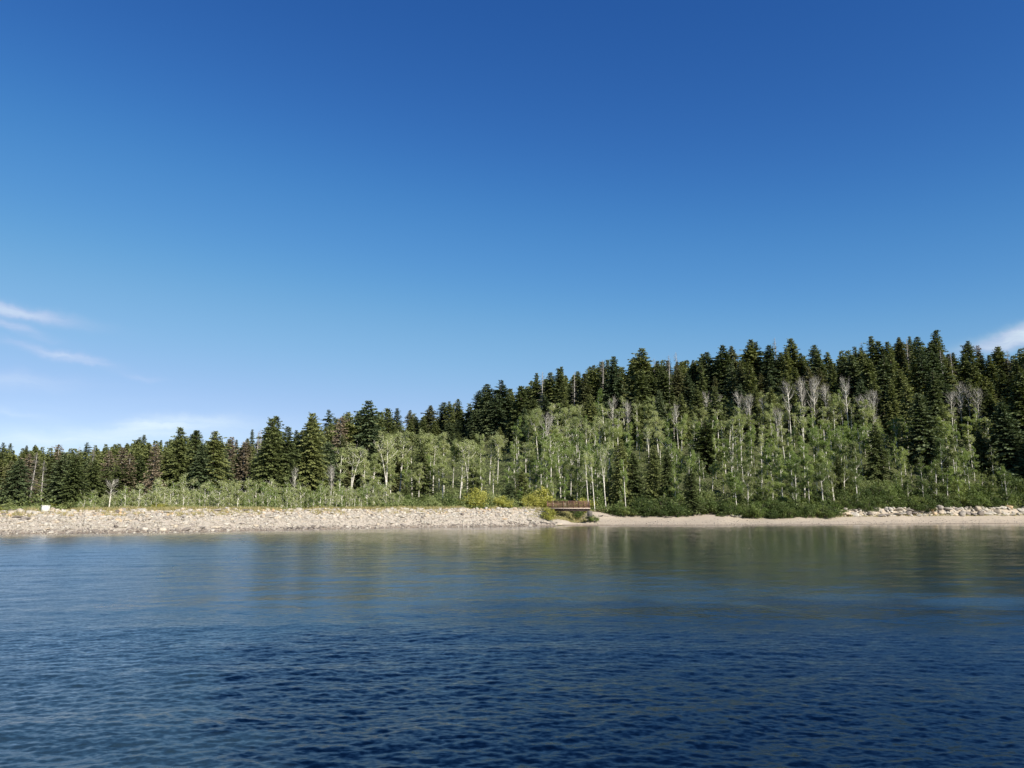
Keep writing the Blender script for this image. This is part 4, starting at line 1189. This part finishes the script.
# ragged wisps: warp the angles with noise
wn = noise(nt, tc.outputs['Generated'], 9, 5, 0.6)
EL2 = math_n(nt, 'ADD', EL, math_n(nt, 'MULTIPLY', math_n(nt, 'SUBTRACT', wn.outputs[0], 0.5), 2.4))
cv = nt.nodes.new('ShaderNodeCombineXYZ')
nt.links.new(math_n(nt, 'MULTIPLY', AZ, 0.10), cv.inputs[0]); nt.links.new(math_n(nt, 'MULTIPLY', EL2, 0.75), cv.inputs[1])
sn = noise(nt, cv.outputs[0], 1.3, 6, 0.62)
streak = ramp(nt, sn.outputs[0], [(0.36, (0, 0, 0)), (0.68, (1, 1, 1))])
def azel(px, py):
    x, y, z = ray(px, py); return math.degrees(math.atan2(x, y)), math.degrees(math.atan2(z, math.hypot(x, y)))
WISPS = [(8, 310, 55, 6, 3, 0.50), (12, 326, 30, 4.5, 12, 0.32), (62, 354, 42, 4.5, 8, 0.48), (20, 382, 50, 8, 0, 0.18), (140, 376, 20, 3, 8, 0.12), (10, 412, 40, 4, 8, 0.18),
         (165, 426, 66, 7, -4, 0.9), (95, 438, 90, 6, -4, 0.65), (20, 440, 130, 11, 0, 0.22), (1018, 335, 44, 6.5, -12, 0.6), (1070, 325, 55, 8, -8, 0.5), (290, 440, 150, 14, 0, 0.08), (60, 425, 200, 40, 0, 0.05)]
tot = None
for px, py, wx, wy, rot, amp in WISPS:
    a0, e0 = azel(px, py); k = 57.3 / FPX * 0.85
    c, s = math.cos(math.radians(-rot)), math.sin(math.radians(-rot))
    da = math_n(nt, 'SUBTRACT', AZ, a0); de = math_n(nt, 'SUBTRACT', EL2, e0)
    u = math_n(nt, 'DIVIDE', math_n(nt, 'ADD', math_n(nt, 'MULTIPLY', da, c), math_n(nt, 'MULTIPLY', de, s)), wx * k)
    v = math_n(nt, 'DIVIDE', math_n(nt, 'SUBTRACT', math_n(nt, 'MULTIPLY', de, c), math_n(nt, 'MULTIPLY', da, s)), wy * k)
    q = math_n(nt, 'ADD', math_n(nt, 'MULTIPLY', u, u), math_n(nt, 'MULTIPLY', v, v))
    gsn = math_n(nt, 'MULTIPLY', math_n(nt, 'EXPONENT', math_n(nt, 'MULTIPLY', q, -1.0)), amp)
    tot = gsn if tot is None else math_n(nt, 'ADD', tot, gsn)
cl = math_n(nt, 'MULTIPLY', tot, math_n(nt, 'ADD', math_n(nt, 'MULTIPLY', streak, 0.75), 0.35), True)
SKYTINT = (0.98, 0.94, 1.08)
gm = N(nt, 'ShaderNodeHueSaturation', Saturation=1.14, Value=1.0); nt.links.new(st.outputs[0], gm.inputs['Color'])
tint = mixc(nt, 1.0, gm.outputs[0], SKYTINT, 'MULTIPLY')
skyc = mixc(nt, cl, tint, (7.4, 9.0, 10.2))
# the air at this altitude is deeper blue overhead and paler low down than the sky model gives: one response curve per channel
BGS, EXPO = 0.066, 2 ** 0.85
sp = nt.nodes.new('ShaderNodeSeparateColor'); nt.links.new(skyc, sp.inputs[0]); cb = nt.nodes.new('ShaderNodeCombineColor')
CURV = [[(0, 0), (.051, .022), (.105, .087), (.181, .215), (.342, .40), (.7, .68), (1.2, 1.0), (2, 1.5)],
        [(0, 0), (.112, .103), (.216, .280), (.347, .450), (.591, .604), (.9, .83), (1.3, 1.1), (2, 1.5)],
        [(0, 0), (.292, .365), (.509, .617), (.738, .745), (1.0, .885), (1.5, 1.2), (2, 1.5)]]
for ch in range(3):
    fc = nt.nodes.new('ShaderNodeFloatCurve'); cm_ = fc.mapping; c0 = cm_.curves[0]
    pts = CURV[ch]
    c0.points[0].location = (0, 0); c0.points[1].location = (1, pts[-1][1] / 2)
    for q in pts[1:-1]: c0.points.new(q[0] / 2, q[1] / 2)
    cm_.update()
    nt.links.new(math_n(nt, 'MULTIPLY', sp.outputs[ch], BGS * EXPO / 2), fc.inputs['Value'])
    nt.links.new(math_n(nt, 'MULTIPLY', fc.outputs[0], 2 / (BGS * EXPO)), cb.inputs[ch])
bg = nt.nodes.new('ShaderNodeBackground'); bg.inputs[1].default_value = BGS
nt.links.new(cb.outputs[0], bg.inputs[0]); nt.links.new(bg.outputs[0], out.inputs[0])

# ------------------------------------------------------------------ camera and render settings
cd = bpy.data.cameras.new('camera'); cd.sensor_fit = 'HORIZONTAL'; cd.sensor_width = 36; cd.lens = 36 * FPX / 1024
cd.clip_start = 0.1; cd.clip_end = 9000
co = bpy.data.objects.new('camera', cd); col.objects.link(co); co.location = (0, 0, EYE); co.rotation_euler = (PI / 2 + PITCH, 0, 0)
sc.camera = co
vs = sc.view_settings; vs.view_transform = 'Standard'; vs.look = 'None'; vs.exposure = 0.85; vs.gamma = 1.0; vs.use_curve_mapping = False
sc.render.engine = 'CYCLES'
cy = sc.cycles
cy.max_bounces = 5; cy.diffuse_bounces = 3; cy.glossy_bounces = 3; cy.transmission_bounces = 3; cy.transparent_max_bounces = 4
cy.use_denoising = True
cy.sample_clamp_indirect = 6
print('items', len(ITEMS))
